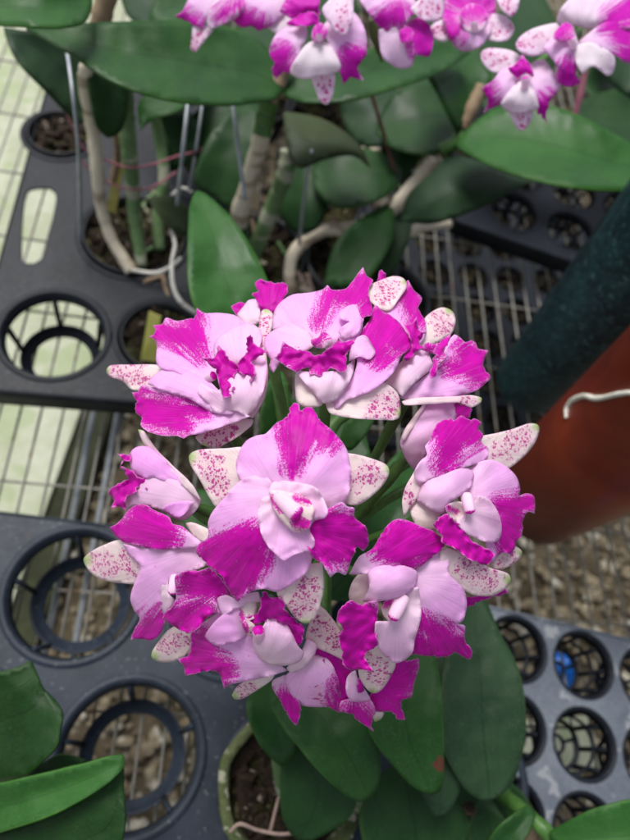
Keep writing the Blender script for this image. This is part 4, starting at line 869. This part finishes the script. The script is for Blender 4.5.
# ------------------------------------------------------------------ pots
def medium(name, parent, c, r, z, mat, sd, amp=.006, chips=0, chipmat=None):
    mb = MB(); n = 26; V = [(c.x, c.y, z)]; Fc = []
    for i in range(1, n // 2 + 1):
        for k in range(n):
            a = 2 * math.pi * k / n; rr = r * i / (n // 2); x = c.x + rr * math.cos(a); y = c.y + rr * math.sin(a)
            V.append((x, y, z + amp * noise.noise(Vector((x * 110, y * 110, sd))) + amp * .6 * noise.noise(Vector((x * 300, y * 300, sd)))))
    for k in range(n): Fc.append((0, 1 + k, 1 + (k + 1) % n))
    for i in range(n // 2 - 1):
        for k in range(n):
            a = 1 + i * n + k; b = 1 + i * n + (k + 1) % n
            Fc.append((a, a + n, b + n, b))
    mb.add(V, Fc); o = mb.build(name, M[mat], parent, Vector((c.x, c.y, z)))
    if chips:
        mc = MB(); rn = random.Random(sd)
        for i in range(chips):
            a = rn.uniform(0, 6.28); rr = r * .93 * math.sqrt(rn.random())
            Mx = Matrix.Translation((c.x + rr * math.cos(a), c.y + rr * math.sin(a), z + amp * .5)) @ Matrix.Rotation(rn.uniform(0, 6.28), 4, 'Z') @ Matrix.Rotation(rn.uniform(-.7, .7), 4, 'X') @ Matrix.Rotation(rn.uniform(-.7, .7), 4, 'Y')
            l = rn.uniform(.004, .011); w = rn.uniform(.003, .006); h = rn.uniform(.0015, .003)
            k0 = len(mc.v); mc.box((-l, -w, -h), (l, w, h), Mx)
            for q in range(k0, len(mc.v)): mc.v[q] += Vector((rn.uniform(-1, 1), rn.uniform(-1, 1), rn.uniform(-1, 1))) * .0015
        c_ = mc.build('bark_chips', M[chipmat or 'bark'], parent, Vector((c.x, c.y, z)), smooth=False); c_['kind'] = 'stuff'
    return o
def pot(name, c, r, h, mat, label, group=None, taper=.75, wall=.003, wob=0.0, z0=None, rim=.003, med=None, sd=1, cat='pot', medz=.012, chips=0, n=48):
    root = empty(name, c, label, cat, group)
    rb = r * taper
    prof = [(0.0005, 0), (rb * .96, 0), (rb, .003), (rb + (r - rb) * .5, h * .5), (r - .0005, h - .012), (r + rim, h - .011), (r + rim, h - .001), (r + rim - .001, h), (r - wall, h), (r - wall - .001, h - .01), (rb + (r - rb) * .5 - wall, h * .5), (rb - wall, .006), (.0005, .006)]
    mb = MB(); mb.lathe(c, prof, n, wob, sd); mb.build('pot_wall', M[mat], root, Vector(c))
    if med: medium('potting_medium', root, c, r - wall - .0008, c.z + h - medz, med, sd, chips=chips)
    return root
pc0 = at(288, 784, .07)
pot('mossy_pot', Vector((pc0.x, pc0.y, -.002)), .0535, .098, 'mossclay', 'small clay pot covered in green moss at the foot of the front orchid', None, .74, .005, .07, med='moss', sd=5, medz=.020, chips=90, rim=.002)
for (px, py, r, lab, ch) in ((60,135,.037,'small black pot of moss at the far left of the upper tray',24), (135,236,.056,'large black pot full of moss holding the ringed green cane',60),
                     (163,338,.043,'black pot holding the yellow plant tag',30)):
    c = at(px, py, .055); pot('nursery_pot', Vector((c.x, c.y, 0)), r, .060, 'blackplastic', lab, 'black pots sunk in the upper left tray', .8, .002, 0, med='moss', sd=px, chips=ch, rim=.0)
c = at(262, 252, .055); pot('nursery_pot', Vector((c.x, c.y, 0)), .050, .060, 'blackplastic', 'black pot under the back orchid at top centre', 'black pots under the back orchids', .8, .002, 0, med='moss', sd=2, chips=30)
c = at(352, 262, .055); pot('nursery_pot', Vector((c.x, c.y, 0)), .055, .060, 'blackplastic', 'black pot between the back orchids right of centre', 'black pots under the back orchids', .8, .002, 0, med='moss', sd=3, chips=30)
c = at(527, 384, 0); pot('tall_pot', Vector((c.x, c.y, .0)), .064, .40, 'teal', 'tall dark teal mottled pot standing behind the red clay pot', None, .66, .004, .01, med='soil', sd=9, n=72)
c = at(537, 497, 0); pot('clay_pot', Vector((c.x, c.y, .0)), .074, .36, 'clay', 'glossy red brown clay pot standing at the right edge', None, .76, .004, .0, med='soil', sd=9, n=72)
for (px, py, r, lab) in ((318,200,.055,'black pot in the dark behind the green cane'),(205,170,.055,'black pot in the dark behind the grey hanger wires'),(385,300,.052,'black pot just above the top flowers beside the wire mesh'),
        (330,120,.06,'black pot hidden in shade under the drooping olive leaf'),(430,150,.06,'black pot in shade under the creeping cane tip'),(250,95,.06,'black pot in shade under the long horizontal leaf'),(150,80,.06,'black pot in shade behind the cream cane')):
    c = at(px, py, .05); pot('nursery_pot', Vector((c.x, c.y, 0)), r, .056, 'blackplastic', lab, 'black pots under the back orchids', .8, .002, 0, med='moss', sd=px, chips=26)
clay = next(ch for ch in bpy.data.objects if ch.type == 'MESH' and ch.name.startswith('pot_wall') and ch.data.materials[0] == M['clay'])
bpy.context.view_layer.update(); Mi = clay.matrix_world.inverted()
pr3 = []
for (x, y, r) in [(566,418,1.6),(567,408,2.4),(573,400,2.8),(584,396,2.6),(595,398.5,2.9),(606,397,2.5),(618,394,2.6),(632,393,2.6),(650,398,2)]:
    ok, hit, nn, ii = clay.ray_cast(Mi @ CAM, (Mi.to_3x3() @ ray(x, y)).normalized())
    if ok:
        hw_ = clay.matrix_world @ hit; d_ = (CAM - hw_); pr3.append((hw_ + d_.normalized() * .002, r / F * d_.dot(RC.col[2])))
if len(pr3) > 3:
    mb = MB(); mb.tube(crom([p[0] for p in pr3], 7), crom_r([p[1] for p in pr3], 7), 10, True, .15)
    tag(mb.build('aerial_root', M['root'], None, pr3[0][0].copy()), 'white hooked root curling over the glossy red clay pot', 'root')
# yellow tag and stake
def plate(name, quad, th, mat, label, cat):
    W = [at(*q) for q in quad]; nrm = (W[1] - W[0]).cross(W[2] - W[0]).normalized() * th
    me = mesh(W + [w - nrm for w in W], [(0,1,2,3),(7,6,5,4),(0,4,5,1),(1,5,6,2),(2,6,7,3),(3,7,4,0)])
    return tag(link(name, me, M[mat], None, W[3].copy(), False), label, cat)
plate('plant_tag', [(149,311,.12),(161,316,.12),(157,362,.06),(141,359,.06)], .0006, 'yellow', 'bright yellow plastic plant tag stuck in the moss pot left of the flowers', 'plant tag')
plate('plant_stake', [(116,160,.12),(125,163,.12),(116,213,.06),(106,210,.06)], .0008, 'yellow_dull', 'dull yellow stake between the bare cane and the ringed green cane', 'stake')

# ------------------------------------------------------------------ hanger wires and pink ties
G = 'thin grey hanger wires of the upper left pots'
for pts, lab in (([(64,30,.262,2.0),(73,95,.255,2.0),(79,160,.20,2.0),(81,242,.075,2.2)], 'grey hanger wire left of the bare cream cane'),
            ([(190,82,.24,2.2),(183,150,.215,2.2),(177,205,.16,2.2)], 'grey hanger wire right of the pink cord loops'),
            ([(205,85,.24,1.6),(196,150,.21,1.6),(189,190,.15,1.6)], 'thinner dim hanger wire just behind another wire'),
            ([(230,85,.24,2.1),(238,145,.225,2.1),(245,200,.19,2.1)], 'grey hanger wire crossing the leaf left of the pale centre cane'),
            ([(312,150,.21,1.7),(305,190,.17,1.7),(299,245,.10,1.7)], 'dim hanger wire between the green cane and the creeping cane')):
    thing_tube('hanger_wire', pts, 'wire_grey', lab, 'wire', G, n=6, wob=0)
thing_tube('cord', [(66,112,.19,1.2),(76,135,.17,1.1),(84,148,.16,1.1),(100,157,.155,1.1),(125,167,.15,1.1),(150,165,.15,1.1),(178,156,.14,1.1),(200,150,.13,1.1),(204,138,.13,1.1),(194,128,.13,1.1)], 'pink', 'upper pink cord looped around the canes at top left', 'cord', n=6, wob=0)
thing_tube('cord', [(77,150,.155,1.0),(84,164,.145,1.0),(104,180,.135,1.0),(126,189,.13,1.0),(152,187,.125,1.0),(176,172,.12,1.0)], 'pink', 'lower pink cord looped around the canes at top left', 'cord', n=6, wob=0)

# ------------------------------------------------------------------ plastic trays
def circle(x, y, r, n=36): return [Vector((x + r * math.cos(2 * math.pi * k / n), y + r * math.sin(2 * math.pi * k / n))) for k in range(n)]
def round_poly(pl_, r):
    P_ = [Vector(p) for p in pl_]; out = []
    for i, p in enumerate(P_):
        a, b = (P_[i - 1] - p), (P_[(i + 1) % len(P_)] - p); q = min(r, a.length * .4, b.length * .4)
        A_, B_ = p + a.normalized() * q, p + b.normalized() * q
        for t in (0, .25, .5, .75, 1): out.append(A_ * (1 - t) ** 2 + p * 2 * t * (1 - t) + B_ * t * t)
    return out
def tray(label, o, ang, outline, holes, z, mat, style, slots=(), group='plastic nursery trays', depth=.052):
    root = empty('nursery_tray', Vector((o[0], o[1], z - depth)), label, 'tray', group)
    ca, sa = math.cos(ang), math.sin(ang)
    L = lambda x, y: Vector((o[0] + x * ca - y * sa, o[1] + x * sa + y * ca))
    out = densify(round_poly(outline, .012), .02, 'hard')
    loops = [out] + [circle(*h) for h in holes] + [densify([Vector(p) for p in s], .006, False) for s in slots]
    V = []; E = []
    for lp in loops:
        n0 = len(V); V += [Vector((p.x, p.y)) for p in lp]; E += [(n0 + i, n0 + (i + 1) % len(lp)) for i in range(len(lp))]
    res = delaunay_2d_cdt(V, E, [], 0, 1e-6)
    fs = []
    for f in res[2]:
        cx = sum(res[0][i].x for i in f) / len(f); cy = sum(res[0][i].y for i in f) / len(f)
        if pip(cx, cy, out) and not any(math.hypot(cx - h[0], cy - h[1]) < h[2] * .995 for h in holes) and not any(pip(cx, cy, lp) for lp in loops[1 + len(holes):]): fs.append(tuple(f))
    W = [Vector((*L(p.x, p.y), z)) for p in res[0]]
    me = mesh(W, fs)
    if me.polygons[0].normal.z < 0: me.flip_normals()
    dk = link('deck', me, M[mat], root, Vector((o[0], o[1], z)), False)
    sm = dk.modifiers.new('thickness', 'SOLIDIFY'); sm.thickness = .003; sm.offset = -1
    bv = dk.modifiers.new('soft edge', 'BEVEL'); bv.width = .0008; bv.segments = 2; bv.limit_method = 'ANGLE'
    # skirt
    mb = MB(); n = len(out)
    pts3 = [L(p.x, p.y) for p in out]
    cen = sum(pts3, Vector((0, 0))) / n
    ring = lambda s, dz: [Vector((*(cen + (p - cen) * s), z + dz)) for p in pts3]
    rs = [ring(.999, -.0005), ring(1.006, -.002), ring(1.010, -.022), ring(1.013, -.022), ring(1.009, -.001), ring(1.003, .0015), ring(.992, .0015), ring(.992, -.0005)]
    v = [q for r in rs for q in r]; f = [(i * n + k, i * n + (k + 1) % n, ((i + 1) % len(rs)) * n + (k + 1) % n, ((i + 1) % len(rs)) * n + k) for i in range(len(rs)) for k in range(n)]
    mb.add(v, f); mb.build('rim', M[mat], root, Vector((o[0], o[1], z)))
    for (hx, hy, r) in holes:
        c = L(hx, hy); c3 = Vector((c.x, c.y, z))
        m2 = MB()
        if style == 'ring':
            m2.lathe(c3, [(r + .006, .0005), (r + .005, .0016), (r + .001, .0018), (r - .001, 0), (r - .002, -.010), (r - .0035, -.010), (r - .0005, -.004)], 56)
            rb = r * .60
            m2.lathe(c3, [(rb, -depth), (rb + .009, -depth), (rb + .011, -depth + .002), (rb + .011, -depth + .008), (rb + .009, -depth + .008), (rb + .0085, -depth + .004), (rb + .001, -depth + .004), (rb, -depth)], 56)
            for k in range(5):
                a = ang + .5 + 2 * math.pi * k / 5
                A = c3 + Vector((math.cos(a) * (r - .003), math.sin(a) * (r - .003), -.007)); B = c3 + Vector((math.cos(a) * (rb + .010), math.sin(a) * (rb + .010), -depth + .004))
                m2.tube([A, A.lerp(B, .5), B], [.0030, .0028, .0028], 4)
        else:
            m2.lathe(c3, [(r + .003, .0004), (r + .002, .0010), (r, 0), (r - .0008, -.010), (r - .0022, -.010), (r - .0005, -.003)], 32)
            rb = r * .80
            for k in range(8):
                a = ang + 2 * math.pi * k / 8
                A = c3 + Vector((math.cos(a) * (r - .0015), math.sin(a) * (r - .0015), -.009)); B = c3 + Vector((math.cos(a) * rb, math.sin(a) * rb, -depth))
                m2.tube([A, B], [.0024, .0022], 4)
            m2.lathe(c3, [(rb - .002, -depth), (rb + .001, -depth), (rb + .001, -depth + .004), (rb - .002, -depth + .004), (rb - .002, -depth)], 24)
            m2.lathe(c3, [((r + rb) / 2 - .002, -depth * .55), ((r + rb) / 2, -depth * .55), ((r + rb) / 2, -depth * .55 + .003), ((r + rb) / 2 - .002, -depth * .55 + .003), ((r + rb) / 2 - .002, -depth * .55)], 24)
            m2.lathe(c3, [(rb * .30, -depth), (rb * .30 + .0025, -depth), (rb * .30 + .0025, -depth + .003), (rb * .30, -depth + .003), (rb * .30, -depth)], 16)
            for k in range(4):
                a = ang + .39 + 2 * math.pi * k / 4
                d = Vector((math.cos(a), math.sin(a), 0)); m2.tube([c3 + d * rb * .33 + Vector((0, 0, -depth + .002)), c3 + d * (rb - .001) + Vector((0, 0, -depth + .002))], [.0017, .0017], 4)
        m2.build('cell', M['tray_black' if mat == 'tray_grey' else mat], root, c3)
    return root
# lower left tray: big round cells, some filled by pots
a0 = at(-10, 511, .055); a1 = at(170, 532.5, .055); an = math.atan2(a1.y - a0.y, a1.x - a0.x)
h0 = at(74, 593, .055); h1 = at(129, 756, .055)
def loc(o, an, p): d = Vector((p.x - o[0], p.y - o[1])); return (d.x * math.cos(an) + d.y * math.sin(an), -d.x * math.sin(an) + d.y * math.cos(an))
O = (a0.x, a0.y)
q0 = loc(O, an, h0); q1 = loc(O, an, h1)
pit = .136
hl = [(q0[0], q0[1], .0545), (q0[0] + pit, q0[1], .0545), (q0[0] + 2 * pit, q0[1], .0545), (q1[0], q1[1], .0545), (q1[0] + pit - .006, q1[1] - .012, .0545), (q1[0] + 2 * pit, q1[1], .0545), (q1[0] - pit, q1[1], .0545)]
tray('charcoal tray with two big round open cells at lower left of the flowers', O, an, [(-.10,0),(.43,0),(.43,-.27),(-.10,-.27)], hl, .055, 'tray', 'ring')
# upper left tray
O2 = (-.236, .296); A2 = .03
def H(px, py, r): return (*loc(O2, A2, at(px, py, .055)), r)
sl = [loc(O2, A2, at(x, y, .055)) for x, y in ((27,192),(50,188),(56,198),(42,258),(34,263),(22,260))]
tray('black tray of round cells at upper left, empty cell over pale concrete', O2, A2, [(0,.02),(.02,0),(.225,0),(.235,.10),(.235,.46),(0,.46)],
     [H(54,334,.0505), H(60,135,.039), H(135,236,.058), H(163,338,.045)], .055, 'tray_black', 'ring', [sl])
# lower right tray of small cells
b0 = at(470, 602, .055); b1 = at(640, 642, .055); an3 = math.atan2(b1.y - b0.y, b1.x - b0.x); O3 = (b0.x, b0.y)
g0 = loc(O3, an3, at(516.5, 649, .055)); g1 = loc(O3, an3, at(582.5, 668, .055)); g2 = loc(O3, an3, at(587, 748, .055))
hs = []
for i in range(-1, 4):
    for j in range(0, 4):
        x = g0[0] + i * .0665; y = g0[1] - j * .0675
        if x > .03: hs.append((x, y, .0280))
tray('dusty grey tray with rows of small round net cells at lower right', O3, an3, [(0,0),(.30,0),(.30,-.30),(0,-.30)], hs, .055, 'tray_grey', 'net')
# far right dark tray
c0 = at(455, 221, .055); c1 = at(573, 262, .055); an4 = math.atan2(c1.y - c0.y, c1.x - c0.x); O4 = (c0.x, c0.y)
k0 = loc(O4, an4, at(515, 211, .055))
hs = [(k0[0] + i * .079, k0[1] + j * .079, .033) for i in range(-1, 4) for j in range(0, 3) if k0[0] + i * .079 > .04]
tray('dark tray of small net cells at upper right beyond the teal pot', O4, an4, [(0,0),(.34,0),(.34,.26),(0,.26)], hs, .055, 'tray_black', 'net')
# black tray lying on the ground under the bench
u = at(470, 330, -.30)
hs = [(i * .08 + .05, j * .08 + .05, .033) for i in range(7) for j in range(8)]
tray('black tray lying on the ground under the wire bench, seen through the wires', (u.x - .24, u.y - .26), .08, [(0,0),(.58,0),(.58,.66),(0,.66)], hs, -.30, 'tray_black', 'net', group='plastic nursery trays')

# ------------------------------------------------------------------ wire bench
wb = empty('wire_bench', Vector((0, .5, -.004)), 'galvanised welded wire mesh bench top that carries the trays and pots', 'bench')
mb = MB()
x = -.62
wx = at(57, 440, -.004).x
k = -30
while wx + k * .0205 < 1.0:
    X = wx + k * .0205
    if X > -.6: mb.tube([(X, -.35, -.004), (X + .002 * math.sin(k), .6, -.004 - .001 * math.sin(k * 2.1)), (X, 2.0, -.004)], .00135, 6)
    k += 1
mb.build('mesh_wire', M['wire'], wb, Vector((0, .5, -.004)))
mb = MB(); yc = at(50, 485, -.0065).y
for k in range(-5, 16):
    Y = yc + k * .102; mb.tube([(-.6, Y, -.0065), (.2, Y + .001 * math.sin(k), -.0065), (1.0, Y, -.0065)], .0014, 6)
mb.build('cross_wire', M['wire'], wb, Vector((0, .5, -.0065)))
for px in (88, 113):
    X = at(px, 440, -.02).x; mb = MB(); mb.tube([(X, -.35, -.02), (X, 2.0, -.02)], .0034, 8); mb.build('support_rod', M['wire_grey'], wb, Vector((X, -.35, -.02)))

# ------------------------------------------------------------------ ground
GZ = -.36
mb = MB(); N = 60; V = []; Fc = []
for j in range(N + 1):
    for i in range(N + 1):
        x = -3 + 7 * i / N; y = -3 + 8 * j / N; V.append((x, y, GZ - .012 + .01 * noise.noise(Vector((x * 6, y * 6, 0)))))
for j in range(N):
    for i in range(N): a = j * (N + 1) + i; Fc.append((a, a + 1, a + N + 2, a + N + 1))
mb.add(V, Fc); g = mb.build('ground', M['soil'], None, Vector((0, 0, GZ))); g['kind'] = 'structure'
s0 = at(84, 400, GZ + .03); s1 = at(44, 512, GZ + .03)
d = (s1 - s0).normalized(); n_ = Vector((-d.y, d.x, 0));
if n_.x > 0: n_ = -n_
A = s0 - d * 3; B = s0 + d * 3
mb = MB(); top = [A, B, B + n_ * 3, A + n_ * 3]
mb.add([Vector((p.x, p.y, GZ + .03)) for p in top] + [Vector((p.x, p.y, GZ - .03)) for p in top], [(0,1,2,3),(0,4,5,1),(1,5,6,2),(2,6,7,3),(3,7,4,0)])
sl_ = mb.build('pavement', M['concrete'], None, Vector((s0.x, s0.y, GZ)), smooth=False); sl_['kind'] = 'structure'
mb = MB(); r_ = -n_
P0 = A + r_ * .004; P1 = B + r_ * .004
mb.add([Vector((p.x, p.y, z)) for p in (P0, P1, P1 + r_ * .042, P0 + r_ * .042) for z in (GZ + .022, GZ - .03)], [(0,2,4,6),(0,1,3,2),(2,3,5,4),(4,5,7,6),(6,7,1,0)])
tag(mb.build('edging_board', M['kerb'], None, s0.copy(), smooth=False), 'dark mossy timber board along the edge of the pale concrete', 'board')

def stones(name, n, x0, x1, y0, y1, s0_, s1_, seed):
    rn = random.Random(seed); bm = bmesh.new(); bmesh.ops.create_icosphere(bm, subdivisions=1, radius=1)
    bv = [v.co.copy() for v in bm.verts]; bf = [tuple(v.index for v in f.verts) for f in bm.faces]; bm.free()
    V = []; Fc = []
    for i in range(n):
        x = rn.uniform(x0, x1); y = rn.uniform(y0, y1)
        rel = Vector((x - s0.x, y - s0.y, 0))
        if rel.dot(r_) < .05: continue
        s = s0_ + (s1_ - s0_) * rn.random() ** 2.2
        R_ = Matrix.Rotation(rn.uniform(0, 6.3), 3, 'Z') @ Matrix.Rotation(rn.uniform(-.5, .5), 3, 'X')
        sc = Vector((s * rn.uniform(.7, 1.3), s * rn.uniform(.6, 1), s * rn.uniform(.4, .7)))
        k = len(V)
        for v in bv:
            w = Vector((v.x * sc.x, v.y * sc.y, v.z * sc.z)) * (1 + .35 * noise.noise(v * 1.3 + Vector((i, 0, 0))))
            V.append(tuple(R_ @ w + Vector((x, y, GZ - .006 + s * .25))))
        Fc += [tuple(q + k for q in f) for f in bf]
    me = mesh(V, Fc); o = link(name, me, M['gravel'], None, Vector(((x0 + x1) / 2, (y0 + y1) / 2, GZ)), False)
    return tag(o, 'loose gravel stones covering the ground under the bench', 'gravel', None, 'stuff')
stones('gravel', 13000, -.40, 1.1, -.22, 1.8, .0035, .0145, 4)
# scraps seen through the lower right tray
def scrap(px, py, z, sx, sy, mat, label, cat, sd):
    c = at(px, py, z); rn = random.Random(sd); mb = MB(); n = 12; V = []; Fc = []
    for j in range(n):
        for i in range(n):
            x = (i / (n - 1) - .5) * sx; y = (j / (n - 1) - .5) * sy
            V.append(c + Vector((x, y, .012 * noise.noise(Vector((x * 40, y * 40, sd))) + .005 * noise.noise(Vector((x * 130, y * 130, sd))))))
    for j in range(n - 1):
        for i in range(n - 1): a = j * n + i; Fc.append((a, a + 1, a + n + 1, a + n))
    mb.add(V, Fc); o = mb.build('plastic_scrap', M[mat], None, c); o.rotation_euler.z = rn.uniform(-.4, .4)
    m_ = o.modifiers.new('thickness', 'SOLIDIFY'); m_.thickness = .0015
    return tag(o, label, cat)
scrap(562, 674, -.05, .030, .045, 'blue', 'crumpled bright blue plastic scrap under a cell of the grey tray', 'scrap', 3)
scrap(560, 744, -.20, .10, .06, 'concrete', 'pale scrap of board under the grey tray', 'scrap', 5)

# ------------------------------------------------------------------ light, world, camera
w = bpy.data.worlds.new('World'); S.world = w; w.use_nodes = True
nt = w.node_tree; bg = nt.nodes['Background']
sky = nt.nodes.new('ShaderNodeTexSky'); sky.sky_type = 'NISHITA'; sky.sun_disc = False
SUN_EL, SUN_AZ = math.radians(62), math.radians(-35)
sky.sun_elevation = SUN_EL; sky.sun_rotation = SUN_AZ; sky.air_density = 1.0; sky.dust_density = 3.0; sky.ozone_density = .6
hs_ = nt.nodes.new('ShaderNodeHueSaturation'); hs_.inputs['Saturation'].default_value = .45
nt.links.new(sky.outputs[0], hs_.inputs['Color']); nt.links.new(hs_.outputs[0], bg.inputs[0])
bg.inputs[1].default_value = .15
sd_ = bpy.data.lights.new('sun', 'SUN'); sd_.energy = 3.3; sd_.angle = math.radians(26); sd_.color = (1, .975, .94)
so = bpy.data.objects.new('sun', sd_); COL.objects.link(so)
dirv = Vector((math.sin(SUN_AZ) * math.cos(SUN_EL), math.cos(SUN_AZ) * math.cos(SUN_EL), math.sin(SUN_EL)))
so.rotation_euler = dirv.to_track_quat('Z', 'Y').to_euler(); so.location = dirv * 3

cam = bpy.data.cameras.new('camera'); co = bpy.data.objects.new('camera', cam); COL.objects.link(co)
cam.sensor_fit = 'HORIZONTAL'; cam.sensor_width = 36; cam.lens = 36 * F / 630
cam.clip_start = .01; cam.clip_end = 100
co.matrix_world = Matrix.Translation(CAM) @ RC.to_4x4()
cam.dof.use_dof = True; cam.dof.focus_distance = .275; cam.dof.aperture_fstop = 10.0
S.camera = co
S.view_settings.view_transform = 'Standard'; S.view_settings.look = 'None'; S.view_settings.exposure = 0; S.view_settings.gamma = 1
S.render.resolution_x = 768; S.render.resolution_y = 1024
S.render.engine = 'CYCLES'
